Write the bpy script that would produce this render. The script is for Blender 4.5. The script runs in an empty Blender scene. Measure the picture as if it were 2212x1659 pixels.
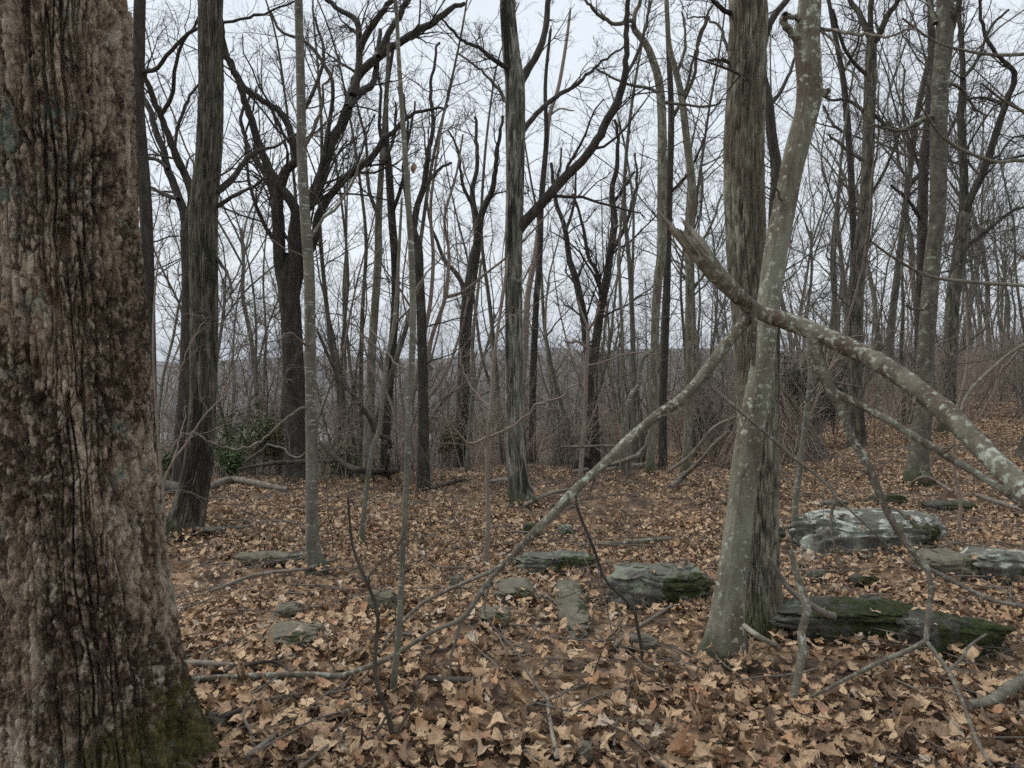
import bpy, math, random
import numpy as np

# ------------------------------------------------------------------ camera, sky, sun, exposure
SC = bpy.context.scene
COL = SC.collection
W, H, F, HZ, EYE = 2212.0, 1659.0, 1650.0, 790.0, 1.55     # traced picture size, focal length and horizon in its pixels
PITCH = math.atan((H / 2 - HZ) / F)

cam = bpy.data.cameras.new('camera')
cam.sensor_width = 36.0
cam.lens = 36.0 * F / W
cam.clip_start = 0.05
cam.clip_end = 6000
cam.dof.use_dof = True
cam.dof.focus_distance = 7.5
cam.dof.aperture_fstop = 5.0
co = bpy.data.objects.new('camera', cam)
COL.objects.link(co)
co.location = (0, 0, EYE)
co.rotation_euler = (math.pi / 2 - PITCH, 0, 0)
SC.camera = co

SUN_EL, SUN_AZ = math.radians(58), math.radians(-75)      # azimuth measured from +Y towards +X
world = bpy.data.worlds.new('World')
SC.world = world
world.use_nodes = True
wn = world.node_tree
wn.nodes.clear()
w_out = wn.nodes.new('ShaderNodeOutputWorld')
w_sky = wn.nodes.new('ShaderNodeTexSky')
w_sky.sky_type = 'NISHITA'
w_sky.sun_disc = False
w_sky.sun_elevation = SUN_EL
w_sky.sun_rotation = SUN_AZ
w_sky.air_density = 1.5
w_sky.dust_density = 3.0
w_bg1 = wn.nodes.new('ShaderNodeBackground')
w_bg1.inputs['Strength'].default_value = 0.07
w_bg2 = wn.nodes.new('ShaderNodeBackground')               # the even cloud sheet of an overcast day
w_bg2.inputs['Strength'].default_value = 1.0
w_tc = wn.nodes.new('ShaderNodeTexCoord')
w_map = wn.nodes.new('ShaderNodeMapping')
w_map.inputs['Scale'].default_value = (1.2, 1.2, 3.0)
w_noise = wn.nodes.new('ShaderNodeTexNoise')
w_noise.inputs['Scale'].default_value = 1.6
w_noise.inputs['Detail'].default_value = 5
w_ramp = wn.nodes.new('ShaderNodeValToRGB')
w_ramp.color_ramp.elements[0].position = 0.3
w_ramp.color_ramp.elements[0].color = (0.62, 0.67, 0.725, 1)
w_ramp.color_ramp.elements[1].position = 0.7
w_ramp.color_ramp.elements[1].color = (0.72, 0.765, 0.81, 1)
w_mix = wn.nodes.new('ShaderNodeMixShader')
w_mix.inputs[0].default_value = 0.86
wn.links.new(w_sky.outputs[0], w_bg1.inputs[0])
wn.links.new(w_tc.outputs['Generated'], w_map.inputs[0])
wn.links.new(w_map.outputs[0], w_noise.inputs['Vector'])
wn.links.new(w_noise.outputs['Fac'], w_ramp.inputs[0])
wn.links.new(w_ramp.outputs[0], w_bg2.inputs[0])
wn.links.new(w_bg1.outputs[0], w_mix.inputs[1])
wn.links.new(w_bg2.outputs[0], w_mix.inputs[2])
wn.links.new(w_mix.outputs[0], w_out.inputs[0])

sun = bpy.data.lights.new('sun', 'SUN')
sun.energy = 1.5
sun.angle = math.radians(22)
sun.color = (1.0, 0.97, 0.93)
so = bpy.data.objects.new('sun', sun)
COL.objects.link(so)
from mathutils import Vector
so.rotation_euler = Vector((-math.cos(SUN_EL) * math.sin(SUN_AZ), -math.cos(SUN_EL) * math.cos(SUN_AZ), -math.sin(SUN_EL))).to_track_quat('-Z', 'Y').to_euler()
so.location = (-8, 4, 30)

SC.view_settings.view_transform = 'Standard'
SC.view_settings.look = 'None'
SC.view_settings.exposure = 0.5
SC.view_settings.gamma = 1.0
SC.cycles.use_denoising = False
SC.cycles.use_adaptive_sampling = True
SC.cycles.adaptive_threshold = 0.025
SC.cycles.max_bounces = 4
SC.cycles.diffuse_bounces = 2
SC.cycles.transparent_max_bounces = 4
SC.cycles.volume_bounces = 0

# ------------------------------------------------------------------ helpers
RNG = np.random.default_rng(11)


def hash3(i, j, k, seed):
    n = (i * 374761393 + j * 668265263 + k * 2147483647 + seed * 974711) & 0xffffffff
    n = ((n ^ (n >> 13)) * 1274126177) & 0xffffffff
    n = n ^ (n >> 16)
    n = (n * 2246822519) & 0xffffffff
    n = n ^ (n >> 15)
    return n.astype(np.float64) / 4294967295.0


def vnoise(x, y, z, seed=0):
    xi, yi, zi = (np.floor(a).astype(np.int64) for a in (x, y, z))
    fx, fy, fz = x - xi, y - yi, z - zi
    fx, fy, fz = (f * f * (3 - 2 * f) for f in (fx, fy, fz))
    r = 0
    for a in (0, 1):
        for b in (0, 1):
            for c in (0, 1):
                r = r + hash3(xi + a, yi + b, zi + c, seed) * (fx if a else 1 - fx) * (fy if b else 1 - fy) * (fz if c else 1 - fz)
    return r * 2 - 1


def fbm(x, y, z, seed=0, octv=4):
    r, a, s = 0, 1.0, 0
    for o in range(octv):
        r = r + a * vnoise(x * 2 ** o, y * 2 ** o, z * 2 ** o, seed + o * 17)
        s += a
        a *= 0.5
    return r / s


def voro(u, v, nu, seed):
    """F1, F2 of jittered cells, periodic in u with period nu."""
    ui, vi = np.floor(u).astype(np.int64), np.floor(v).astype(np.int64)
    f1 = np.full(u.shape, 9.0)
    f2 = np.full(u.shape, 9.0)
    cid = np.zeros(u.shape)
    for a in (-1, 0, 1):
        for b in (-1, 0, 1):
            cu, cv = ui + a, vi + b
            k = np.mod(cu, nu)
            jx, jy = hash3(k, cv, k * 0, seed), hash3(k, cv, k * 0 + 5, seed)
            d = np.hypot(cu + jx - u, cv + jy - v)
            near = d < f1
            f2 = np.where(near, f1, np.minimum(f2, d))
            cid = np.where(near, hash3(k, cv, k * 0 + 9, seed), cid)
            f1 = np.where(near, d, f1)
    return f1, f2, cid


def sstep(a, b, x):
    t = np.clip((x - a) / (b - a), 0, 1)
    return t * t * (3 - 2 * t)


def softplus(x):
    return np.where(x > 20, x, np.log1p(np.exp(np.minimum(x, 20))))


def hgt(x, y):
    """height of the ground above the camera's footing"""
    x = np.asarray(x, float)
    y = np.asarray(y, float)
    r = np.hypot(x, y)
    near = np.exp(-(r / 60.0) ** 2)
    z = near * (0.045 * np.sin(1.1 * x + 0.6 * y) + 0.035 * np.sin(0.7 * x - 1.3 * y + 1) + 0.018 * np.sin(2.3 * x + 1.9 * y) + 0.012 * np.sin(4.1 * x - 3.2 * y))
    z = z + 0.05 * softplus(x - 4) * sstep(4, 12, y) * np.exp(-(r / 120.0) ** 2)
    yc = 12.6 + 0.25 * np.clip(x, -12, 8) + 2.6 * softplus(np.minimum(x, 60) - 8)
    k = 0.17 - 0.08 * sstep(0, 9, x)
    drop = k * 2 * softplus((np.minimum(y, 400) - yc) / 2)
    z = z - 21 * np.tanh(drop / 21)
    z = z + 25 * sstep(250, 430, y) * sstep(-110, 40, x) * (1 - 0.25 * sstep(430, 900, y)) + 3 * np.sin(x / 57.0) * sstep(250, 430, y)
    z = z + 30 * sstep(500, 1000, y) * sstep(200, -60, x) + 4 * np.sin(x / 170.0 + 2) * sstep(500, 1000, y)
    z = z - 6 * sstep(0, -30, y)
    return z


def ray(px, py):
    u, v = (px - W / 2) / F, (H / 2 - py) / F
    return np.array([u, math.cos(PITCH) + v * math.sin(PITCH), -math.sin(PITCH) + v * math.cos(PITCH)])


def at(px, py, d):
    """the point seen at pixel px, py that lies d metres ahead of the camera"""
    r = ray(px, py)
    return np.array([0, 0, EYE]) + r * (d / r[1])


def ground_at(px, py):
    """where the line of sight through px, py meets the ground"""
    lo, hi = 0.5, None
    d = 0.5
    while d < 120:
        p = at(px, py, d)
        if p[2] < hgt(p[0], p[1]):
            hi = d
            break
        lo = d
        d *= 1.02
    if hi is None:
        return at(px, py, 30.0)
    for _ in range(30):
        m = 0.5 * (lo + hi)
        p = at(px, py, m)
        if p[2] < hgt(p[0], p[1]):
            hi = m
        else:
            lo = m
    return at(px, py, hi)


def nrm(v):
    return v / np.maximum(np.linalg.norm(v, axis=-1, keepdims=True), 1e-9)


class MB:
    """collects vertices, quads and triangles and links them as one mesh object"""

    def __init__(self):
        self.v, self.q, self.t, self.n = [], [], [], 0
        self.attr = {}

    def add(self, v, quads=None, tris=None, **attr):
        v = np.asarray(v, float).reshape(-1, 3)
        self.v.append(v)
        if quads is not None and len(quads):
            self.q.append(np.asarray(quads, np.int64).reshape(-1, 4) + self.n)
        if tris is not None and len(tris):
            self.t.append(np.asarray(tris, np.int64).reshape(-1, 3) + self.n)
        for k in set(list(attr) + list(self.attr)):
            self.attr.setdefault(k, [np.zeros(self.n)] if self.n else [])
            a = attr.get(k)
            a = np.zeros(len(v)) if a is None else np.broadcast_to(np.asarray(a, float).reshape(-1), (len(v),)) if np.ndim(a) == 0 else np.asarray(a, float).reshape(-1)
            self.attr[k].append(a)
        self.n += len(v)

    def tris_count(self):
        return sum(len(x) * 2 for x in self.q) + sum(len(x) for x in self.t)

    def mesh(self, name, base=(0, 0, 0), smooth=True):
        v = np.concatenate(self.v) - np.asarray(base, float)
        q = np.concatenate(self.q) if self.q else np.zeros((0, 4), np.int64)
        t = np.concatenate(self.t) if self.t else np.zeros((0, 3), np.int64)
        me = bpy.data.meshes.new(name)
        me.vertices.add(len(v))
        me.vertices.foreach_set('co', v.astype(np.float32).ravel())
        loops = np.concatenate([q.ravel(), t.ravel()]).astype(np.int32)
        me.loops.add(len(loops))
        me.loops.foreach_set('vertex_index', loops)
        me.polygons.add(len(q) + len(t))
        start = np.concatenate([np.arange(len(q)) * 4, len(q) * 4 + np.arange(len(t)) * 3]).astype(np.int32)
        me.polygons.foreach_set('loop_start', start)
        me.polygons.foreach_set('use_smooth', np.full(len(q) + len(t), smooth))
        for k, a in self.attr.items():
            at_ = me.attributes.new(k, 'FLOAT', 'POINT')
            at_.data.foreach_set('value', np.concatenate(a).astype(np.float32))
        me.update(calc_edges=True)
        return me

    def build(self, name, mat, parent=None, smooth=True, base=None):
        if base is None:
            base = parent.location if parent is not None else (0, 0, 0)
        me = self.mesh(name, base, smooth)
        me.materials.append(mat)
        o = bpy.data.objects.new(name, me)
        COL.objects.link(o)
        if parent is not None:
            o.parent = parent
        else:
            o.location = base
        return o


def tag(o, label=None, cat=None, group=None, kind=None):
    for k, x in (('label', label), ('category', cat), ('group', group), ('kind', kind)):
        if x:
            o[k] = x
    return o


def thing(name, loc, label, cat, group=None):
    o = bpy.data.objects.new(name, None)
    o.empty_display_size = 0.2
    COL.objects.link(o)
    o.location = [float(c) for c in loc]
    return tag(o, label, cat, group)


def resample(P, R, n, smooth=True):
    P, R = np.asarray(P, float), np.asarray(R, float)
    if smooth and len(P) > 2:                                # Catmull-Rom through the traced points
        Q = np.vstack([2 * P[0] - P[1], P, 2 * P[-1] - P[-2]])
        RR = np.concatenate([[R[0]], R, [R[-1]]])
        out, ro = [], []
        for i in range(1, len(Q) - 2):
            for s in np.linspace(0, 1, 10, endpoint=False):
                s2, s3 = s * s, s ** 3
                out.append(0.5 * (2 * Q[i] + (Q[i + 1] - Q[i - 1]) * s + (2 * Q[i - 1] - 5 * Q[i] + 4 * Q[i + 1] - Q[i + 2]) * s2 + (3 * Q[i] - Q[i - 1] - 3 * Q[i + 1] + Q[i + 2]) * s3))
                ro.append(RR[i] + (RR[i + 1] - RR[i]) * s)
        out.append(P[-1])
        ro.append(R[-1])
        P, R = np.array(out), np.array(ro)
    L = np.concatenate([[0], np.cumsum(np.linalg.norm(np.diff(P, axis=0), axis=1))])
    s = np.linspace(0, L[-1], n)
    return np.stack([np.interp(s, L, P[:, i]) for i in range(3)], 1), np.interp(s, L, R)


def frames(P):
    """tangents and two normals for a batch of paths (B, N, 3)"""
    T = nrm(np.gradient(P, axis=1))
    mean = nrm(P[:, -1] - P[:, 0])
    ref = np.where(np.abs(mean[:, 2:3]) > 0.7, np.array([[0.05, 1, 0]]), np.array([[0.05, 0.03, 1]]))
    ref = nrm(ref - mean * (ref * mean).sum(-1, keepdims=True))
    n1 = nrm(np.cross(T, ref[:, None, :]))
    n2 = np.cross(n1, T)
    return T, n1, n2


def tubes(mb, P, R, S, cap=False, lump=0.0, seed=3):
    P, R = np.asarray(P, float), np.asarray(R, float)
    if P.ndim == 2:
        P, R = P[None], R[None]
    B, N = R.shape
    if not B:
        return
    T, n1, n2 = frames(P)
    a = np.arange(S) * 2 * math.pi / S
    ca, sa = np.cos(a)[None, None, :, None], np.sin(a)[None, None, :, None]
    off = n1[:, :, None, :] * ca + n2[:, :, None, :] * sa
    rr = R[:, :, None, None]
    if lump:
        q = P[:, :, None, :] + off * rr
        rr = rr * (1 + lump * fbm(q[..., 0] * 9, q[..., 1] * 9, q[..., 2] * 9, seed, 3)[..., None])
    V = P[:, :, None, :] + off * rr
    idx = np.arange(B * N * S).reshape(B, N, S)
    q = np.stack([idx[:, :-1], np.roll(idx, -1, 2)[:, :-1], np.roll(idx, -1, 2)[:, 1:], idx[:, 1:]], -1)
    th = np.repeat(np.clip(R / 0.02, 0, 1).reshape(-1), S)
    mb.add(V, quads=q, thick=th)
    if cap:
        for b in range(B):
            for e in (0, N - 1):
                ring = V[b, e]
                c = ring.mean(0)
                vv = np.vstack([ring * 0.999 + c * 0.001, c])
                k = np.arange(S)
                tr = np.stack([k, np.roll(k, -1), np.full(S, S)], 1)
                mb.add(vv, tris=tr if e == 0 else tr[:, ::-1], thick=np.zeros(S + 1))


def grow(P, R, n, t=(0.2, 1.0), ang=(30, 60), ratio=0.5, up=0.06, wig=0.18, N=6, rr=0.55, tip=0.3, rmin=0.0016, rng=RNG, length=None, lenfall=0.45, keep=1.0):
    """a batch of side branches off a batch of parent branches"""
    B, M = R.shape
    L = np.linalg.norm(np.diff(P, axis=1), axis=2).sum(1)
    T, n1, n2 = frames(P)
    tt = rng.uniform(t[0], t[1], (B, n))
    fi = tt * (M - 1)
    i0 = np.clip(np.floor(fi).astype(int), 0, M - 2)
    fr = (fi - i0)[..., None]
    bi = np.arange(B)[:, None]
    pos = P[bi, i0] * (1 - fr) + P[bi, i0 + 1] * fr
    tg = nrm(T[bi, i0] * (1 - fr) + T[bi, i0 + 1] * fr)
    a1, a2 = n1[bi, i0], n2[bi, i0]
    rad = R[bi, i0] * (1 - fr[..., 0]) + R[bi, i0 + 1] * fr[..., 0]
    az = rng.uniform(0, 2 * math.pi, (B, n, 1))
    an = np.radians(rng.uniform(ang[0], ang[1], (B, n, 1)))
    d = tg * np.cos(an) + (a1 * np.cos(az) + a2 * np.sin(az)) * np.sin(an)
    ln = (L[:, None] * ratio if length is None else np.full((B, n), length)) * (1 - lenfall * tt) * rng.uniform(0.6, 1.35, (B, n))
    r0 = np.maximum(rad * rr * rng.uniform(0.7, 1.15, (B, n)), rmin)
    pos, d, ln, r0 = pos.reshape(-1, 3), d.reshape(-1, 3), ln.reshape(-1), r0.reshape(-1)
    if keep < 1:
        k = rng.random(len(pos)) < keep
        pos, d, ln, r0 = pos[k], d[k], ln[k], r0[k]
    C = len(pos)
    out = np.zeros((C, N, 3))
    out[:, 0] = pos
    d = nrm(d)
    for i in range(1, N):
        out[:, i] = out[:, i - 1] + d * (ln / (N - 1))[:, None]
        d = nrm(d + wig * rng.normal(size=(C, 3)) + np.array([0, 0, up]))
    rad = r0[:, None] * np.linspace(1, tip, N)[None]
    return out, np.maximum(rad, rmin * 0.6)


def scatter_gn(name, pos, rot, scl, idx, rnd, meshes, parent=None):
    """one object of many instances: points carry rotation, size, which template, and a random colour value"""
    coll = bpy.data.collections.new(name + '_templates')
    for i, me in enumerate(meshes):
        coll.objects.link(bpy.data.objects.new(f'{name}_template_{i:02d}', me))
    me = bpy.data.meshes.new(name)
    me.vertices.add(len(pos))
    me.vertices.foreach_set('co', np.asarray(pos, np.float32).ravel())
    for nm, typ, key, val in (('rot', 'FLOAT_VECTOR', 'vector', rot), ('scl', 'FLOAT', 'value', scl), ('pick', 'INT', 'value', idx), ('rnd', 'FLOAT', 'value', rnd)):
        a_ = me.attributes.new(nm, typ, 'POINT')
        a_.data.foreach_set(key, np.asarray(val, np.int32 if typ == 'INT' else np.float32).ravel())
    for m_ in {m_.name: m_ for t_ in meshes for m_ in t_.materials}.values():
        me.materials.append(m_)
    o = bpy.data.objects.new(name, me)
    COL.objects.link(o)
    if parent is not None:
        o.parent = parent
    g = bpy.data.node_groups.new(name, 'GeometryNodeTree')
    g.interface.new_socket('Geometry', in_out='INPUT', socket_type='NodeSocketGeometry')
    g.interface.new_socket('Geometry', in_out='OUTPUT', socket_type='NodeSocketGeometry')
    gi, go = g.nodes.new('NodeGroupInput'), g.nodes.new('NodeGroupOutput')
    ci = g.nodes.new('GeometryNodeCollectionInfo')
    ci.inputs['Collection'].default_value = coll
    ci.inputs['Separate Children'].default_value = True
    ci.inputs['Reset Children'].default_value = True
    ip = g.nodes.new('GeometryNodeInstanceOnPoints')
    ip.inputs['Pick Instance'].default_value = True

    def na_(nm, typ):
        n = g.nodes.new('GeometryNodeInputNamedAttribute')
        n.data_type = typ
        n.inputs['Name'].default_value = nm
        return n.outputs['Attribute']
    er = g.nodes.new('FunctionNodeEulerToRotation')
    g.links.new(na_('rot', 'FLOAT_VECTOR'), er.inputs[0])
    g.links.new(gi.outputs[0], ip.inputs['Points'])
    g.links.new(ci.outputs[0], ip.inputs['Instance'])
    g.links.new(na_('pick', 'INT'), ip.inputs['Instance Index'])
    g.links.new(er.outputs[0], ip.inputs['Rotation'])
    g.links.new(na_('scl', 'FLOAT'), ip.inputs['Scale'])
    g.links.new(ip.outputs[0], go.inputs[0])
    md = o.modifiers.new(name, 'NODES')
    md.node_group = g
    return o


# ------------------------------------------------------------------ materials
def new_mat(name, rough=0.9):
    m = bpy.data.materials.new(name)
    m.use_nodes = True
    nt = m.node_tree
    b = nt.nodes['Principled BSDF']
    b.inputs['Roughness'].default_value = rough
    b.inputs['Specular IOR Level'].default_value = 0.25
    return m, nt, b


def node(nt, typ, **kw):
    n = nt.nodes.new(typ)
    for k, v in kw.items():
        if hasattr(n, k):
            setattr(n, k, v)
        else:
            n.inputs[k].default_value = v
    return n


def coords(nt, scale=(1, 1, 1), kind='Object'):
    tc = nt.nodes.new('ShaderNodeTexCoord')
    mp = nt.nodes.new('ShaderNodeMapping')
    mp.inputs['Scale'].default_value = scale
    nt.links.new(tc.outputs[kind], mp.inputs[0])
    return mp.outputs[0]


def noise(nt, vec, scale, detail=4, rough=0.55, dist=0.0):
    n = nt.nodes.new('ShaderNodeTexNoise')
    n.inputs['Scale'].default_value = scale
    n.inputs['Detail'].default_value = detail
    n.inputs['Roughness'].default_value = rough
    n.inputs['Distortion'].default_value = dist
    nt.links.new(vec, n.inputs['Vector'])
    return n.outputs['Fac']


def ramp(nt, fac, stops, interp='LINEAR'):
    r = nt.nodes.new('ShaderNodeValToRGB')
    r.color_ramp.interpolation = interp
    e = r.color_ramp.elements
    while len(e) < len(stops):
        e.new(0.5)
    for k, (p, c) in enumerate(stops):
        e[k].position = p
        e[k].color = (c, c, c, 1) if np.ndim(c) == 0 else (*c, 1)
    nt.links.new(fac, r.inputs[0])
    return r.outputs[0]


def mixc(nt, fac, a, b, blend='MIX'):
    m = nt.nodes.new('ShaderNodeMix')
    m.data_type = 'RGBA'
    m.blend_type = blend
    for sock, val in ((m.inputs[0], fac), (m.inputs[6], a), (m.inputs[7], b)):
        if isinstance(val, bpy.types.NodeSocket):
            nt.links.new(val, sock)
        elif np.ndim(val) == 0:
            sock.default_value = val
        else:
            sock.default_value = (*val, 1)
    return m.outputs[2]


def mth(nt, op, a, b=None):
    m = nt.nodes.new('ShaderNodeMath')
    m.operation = op
    for k, val in enumerate((a, b)):
        if val is None:
            continue
        if isinstance(val, bpy.types.NodeSocket):
            nt.links.new(val, m.inputs[k])
        else:
            m.inputs[k].default_value = val
    return m.outputs[0]


def attrib(nt, name):
    a = nt.nodes.new('ShaderNodeAttribute')
    a.attribute_name = name
    return a.outputs['Fac']


def bump(nt, b, h, strength=0.5, dist=0.01):
    n = nt.nodes.new('ShaderNodeBump')
    n.inputs['Strength'].default_value = strength
    n.inputs['Distance'].default_value = dist
    nt.links.new(h, n.inputs['Height'])
    nt.links.new(n.outputs[0], b.inputs['Normal'])


def bark(name, dark, mid, light, lichen=(0.25, 0.28, 0.22), lich=0.55, scale=14, stretch=0.16, lscale=7.0, lwide=0.12, twig=None, moss=None, moss_h=0.5, bstr=0.6, lstretch=1.0, streak=None, warm=None, blotch=None, plates=0.0):
    m, nt, b = new_mat(name)
    v = coords(nt, (1, 1, stretch))
    n1 = noise(nt, v, scale, 6, 0.65, 0.3)
    nt_ = mth(nt, 'ADD', n1, mth(nt, 'MULTIPLY', mth(nt, 'SUBTRACT', attrib(nt, 'tint'), 0.5), plates)) if plates else n1
    col = ramp(nt, nt_, [(0.28, dark), (0.5, mid), (0.72, light)])
    if warm:
        nw = noise(nt, coords(nt, (1, 1, 0.35)), 6.0, 5)
        col = mixc(nt, ramp(nt, nw, [(0.48, 0.0), (0.6, 0.8)]), col, warm)
    if blotch:                                            # damp dark patches between dry pale ones
        nb = noise(nt, coords(nt, (1, 1, 0.55)), 4.5, 7, 0.7)
        col = mixc(nt, ramp(nt, nb, [(0.47, 0.0), (0.56, 0.9)]), col, blotch)
    nl = noise(nt, coords(nt, (1, 1, lstretch)), lscale, 7, 0.68)
    nm = noise(nt, coords(nt), 1.7, 2)
    nl = mth(nt, 'ADD', nl, mth(nt, 'MULTIPLY', mth(nt, 'SUBTRACT', nm, 0.5), 0.35))
    col = mixc(nt, ramp(nt, nl, [(lich, 0.0), (lich + lwide, 0.9)]), col, lichen)
    if streak:                                            # stains and wet runs down the bark
        ns = noise(nt, coords(nt, (1, 1, 0.12)), 5.0, 4)
        col = mixc(nt, ramp(nt, ns, [(0.56, 0.0), (0.6, 0.9)]), col, streak)
    if moss is not None:
        sx = nt.nodes.new('ShaderNodeSeparateXYZ')
        tc = nt.nodes.new('ShaderNodeTexCoord')
        nt.links.new(tc.outputs['Object'], sx.inputs[0])
        hz = mth(nt, 'DIVIDE', sx.outputs[2], moss_h)
        ng = noise(nt, coords(nt), 6.0, 4)
        hz = mth(nt, 'ADD', hz, mth(nt, 'MULTIPLY', mth(nt, 'SUBTRACT', ng, 0.5), 2.2))
        col = mixc(nt, ramp(nt, hz, [(0.25, 0.85), (0.95, 0.0)]), col, moss)
    if twig is not None:
        col = mixc(nt, attrib(nt, 'thick'), twig, col)
    nt.links.new(col, b.inputs['Base Color'])
    n3 = noise(nt, coords(nt, (1, 1, stretch * 2)), scale * 2.5, 5, 0.7)
    bump(nt, b, mth(nt, 'ADD', n1, mth(nt, 'MULTIPLY', n3, 0.6)), bstr, 0.012)
    return m


M = {}


def oak_bark():
    """flaky grey-tan plates, damp dark-brown patches, grey-green lichen rosettes, moss on the root flare"""
    m, nt, b = new_mat('bark_oak', 0.92)
    n1 = noise(nt, coords(nt, (1, 1, 0.7)), 42, 8, 0.72, 0.3)
    tint = mth(nt, 'MULTIPLY', mth(nt, 'SUBTRACT', attrib(nt, 'tint'), 0.5), 0.22)
    col = ramp(nt, mth(nt, 'ADD', n1, tint), [(0.32, (0.13, 0.085, 0.054)), (0.44, (0.32, 0.24, 0.165)), (0.55, (0.48, 0.385, 0.28)), (0.68, (0.6, 0.52, 0.41))])
    nb = mth(nt, 'ADD', noise(nt, coords(nt, (1, 1, 0.35)), 4.5, 6, 0.65, 0.4), mth(nt, 'MULTIPLY', tint, 0.45))
    fleck = ramp(nt, noise(nt, coords(nt, (1, 1, 0.8)), 30, 6, 0.7), [(0.48, 1.0), (0.58, 0.25)])
    sx = nt.nodes.new('ShaderNodeSeparateXYZ')
    tc = nt.nodes.new('ShaderNodeTexCoord')
    nt.links.new(tc.outputs['Object'], sx.inputs[0])
    damp = ramp(nt, mth(nt, 'DIVIDE', sx.outputs[2], 3.0), [(0.0, 0.04), (0.62, 0.03), (0.85, -0.0)])
    nb2 = mth(nt, 'ADD', nb, mth(nt, 'SUBTRACT', damp, 0.02))
    col = mixc(nt, mth(nt, 'MULTIPLY', ramp(nt, nb2, [(0.465, 0.0), (0.525, 0.94)]), fleck), col, (0.05, 0.029, 0.016))
    col = mixc(nt, ramp(nt, noise(nt, coords(nt), 3.0, 4), [(0.6, 0.0), (0.72, 0.5)]), col, (0.24, 0.185, 0.10))
    nl = noise(nt, coords(nt), 9.0, 9, 0.75)
    nm = noise(nt, coords(nt), 2.2, 2)
    nl = mth(nt, 'ADD', nl, mth(nt, 'MULTIPLY', mth(nt, 'SUBTRACT', nm, 0.5), 0.5))
    col = mixc(nt, ramp(nt, nl, [(0.615, 0.0), (0.66, 0.85)]), col, (0.20, 0.245, 0.19))
    hz = mth(nt, 'DIVIDE', sx.outputs[2], 0.30)
    hz = mth(nt, 'ADD', hz, mth(nt, 'MULTIPLY', mth(nt, 'SUBTRACT', noise(nt, coords(nt), 9.0, 7, 0.75), 0.5), 4.2))
    hz = mth(nt, 'SUBTRACT', hz, mth(nt, 'MULTIPLY', sx.outputs[0], 1.5))
    mc = ramp(nt, noise(nt, coords(nt), 60, 3), [(0.3, (0.02, 0.019, 0.007)), (0.7, (0.15, 0.13, 0.033))])
    col = mixc(nt, ramp(nt, hz, [(-0.1, 0.9), (0.45, 0.0)]), col, mc)
    nt.links.new(col, b.inputs['Base Color'])
    n3 = noise(nt, coords(nt, (1, 1, 0.5)), 70, 6, 0.75)
    bump(nt, b, mth(nt, 'ADD', n1, mth(nt, 'MULTIPLY', n3, 0.6)), 1.0, 0.02)
    return m


M['oak'] = oak_bark()
M['furrow'] = bark('bark_furrowed', (0.026, 0.024, 0.017), (0.082, 0.077, 0.054), (0.175, 0.165, 0.122), (0.24, 0.26, 0.2), 0.66, 20, 0.2, 9, 0.08, twig=(0.08, 0.066, 0.056), moss=(0.045, 0.05, 0.022), moss_h=0.12, streak=(0.03, 0.025, 0.019), plates=0.3)
M['grey'] = bark('bark_grey_green', (0.055, 0.052, 0.038), (0.165, 0.158, 0.116), (0.33, 0.318, 0.24), (0.28, 0.3, 0.235), 0.62, 24, 0.38, 8, 0.1, twig=(0.08, 0.066, 0.056), moss=(0.06, 0.068, 0.03), moss_h=0.2, warm=(0.12, 0.096, 0.07), plates=0.3)
M['shag'] = bark('bark_shaggy', (0.03, 0.029, 0.023), (0.13, 0.125, 0.098), (0.32, 0.31, 0.255), (0.32, 0.33, 0.27), 0.60, 18, 0.1, 6, 0.1, twig=(0.075, 0.063, 0.053), moss=(0.045, 0.052, 0.025), moss_h=0.2, streak=(0.016, 0.015, 0.013), plates=0.3)
M['smooth'] = bark('bark_smooth', (0.10, 0.098, 0.072), (0.19, 0.187, 0.14), (0.28, 0.276, 0.212), (0.42, 0.445, 0.365), 0.562, 9, 0.35, 30, 0.05, twig=(0.11, 0.086, 0.07), moss=(0.07, 0.073, 0.045), moss_h=0.15, warm=(0.10, 0.07, 0.05), bstr=0.8)
M['limb'] = bark('bark_lichen_limb', (0.07, 0.059, 0.043), (0.15, 0.138, 0.102), (0.235, 0.222, 0.17), (0.40, 0.43, 0.35), 0.525, 13, 0.8, 34, 0.09, twig=(0.13, 0.105, 0.086), warm=(0.085, 0.06, 0.044), bstr=0.8)
M['pale'] = bark('bark_pale_sapling', (0.075, 0.071, 0.054), (0.14, 0.133, 0.102), (0.22, 0.21, 0.165), (0.42, 0.435, 0.365), 0.57, 14, 0.5, 15, 0.08, twig=(0.145, 0.12, 0.1), lstretch=3.2, moss=(0.07, 0.075, 0.045), moss_h=0.12)
M['mottle'] = bark('bark_mottled', (0.045, 0.042, 0.031), (0.105, 0.098, 0.073), (0.175, 0.165, 0.125), (0.27, 0.295, 0.23), 0.57, 12, 0.7, 8, 0.08, twig=(0.085, 0.068, 0.058), lstretch=2.0, moss=(0.05, 0.058, 0.025), moss_h=0.2)
M['dark'] = bark('bark_dark', (0.02, 0.017, 0.014), (0.045, 0.039, 0.031), (0.09, 0.08, 0.063), (0.14, 0.15, 0.112), 0.64, 16, 0.25, 6, 0.1, twig=(0.06, 0.05, 0.043))
M['far'] = bark('bark_far', (0.05, 0.045, 0.035), (0.105, 0.097, 0.075), (0.17, 0.158, 0.122), (0.2, 0.215, 0.16), 0.56, 8, 0.3, 3, 0.1, twig=(0.095, 0.077, 0.067))
M['redstem'] = bark('bark_red_stem', (0.15, 0.115, 0.092), (0.225, 0.182, 0.148), (0.3, 0.25, 0.208), (0.34, 0.34, 0.28), 0.64, 16, 0.4, 10, 0.1, twig=(0.22, 0.172, 0.14))
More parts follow.
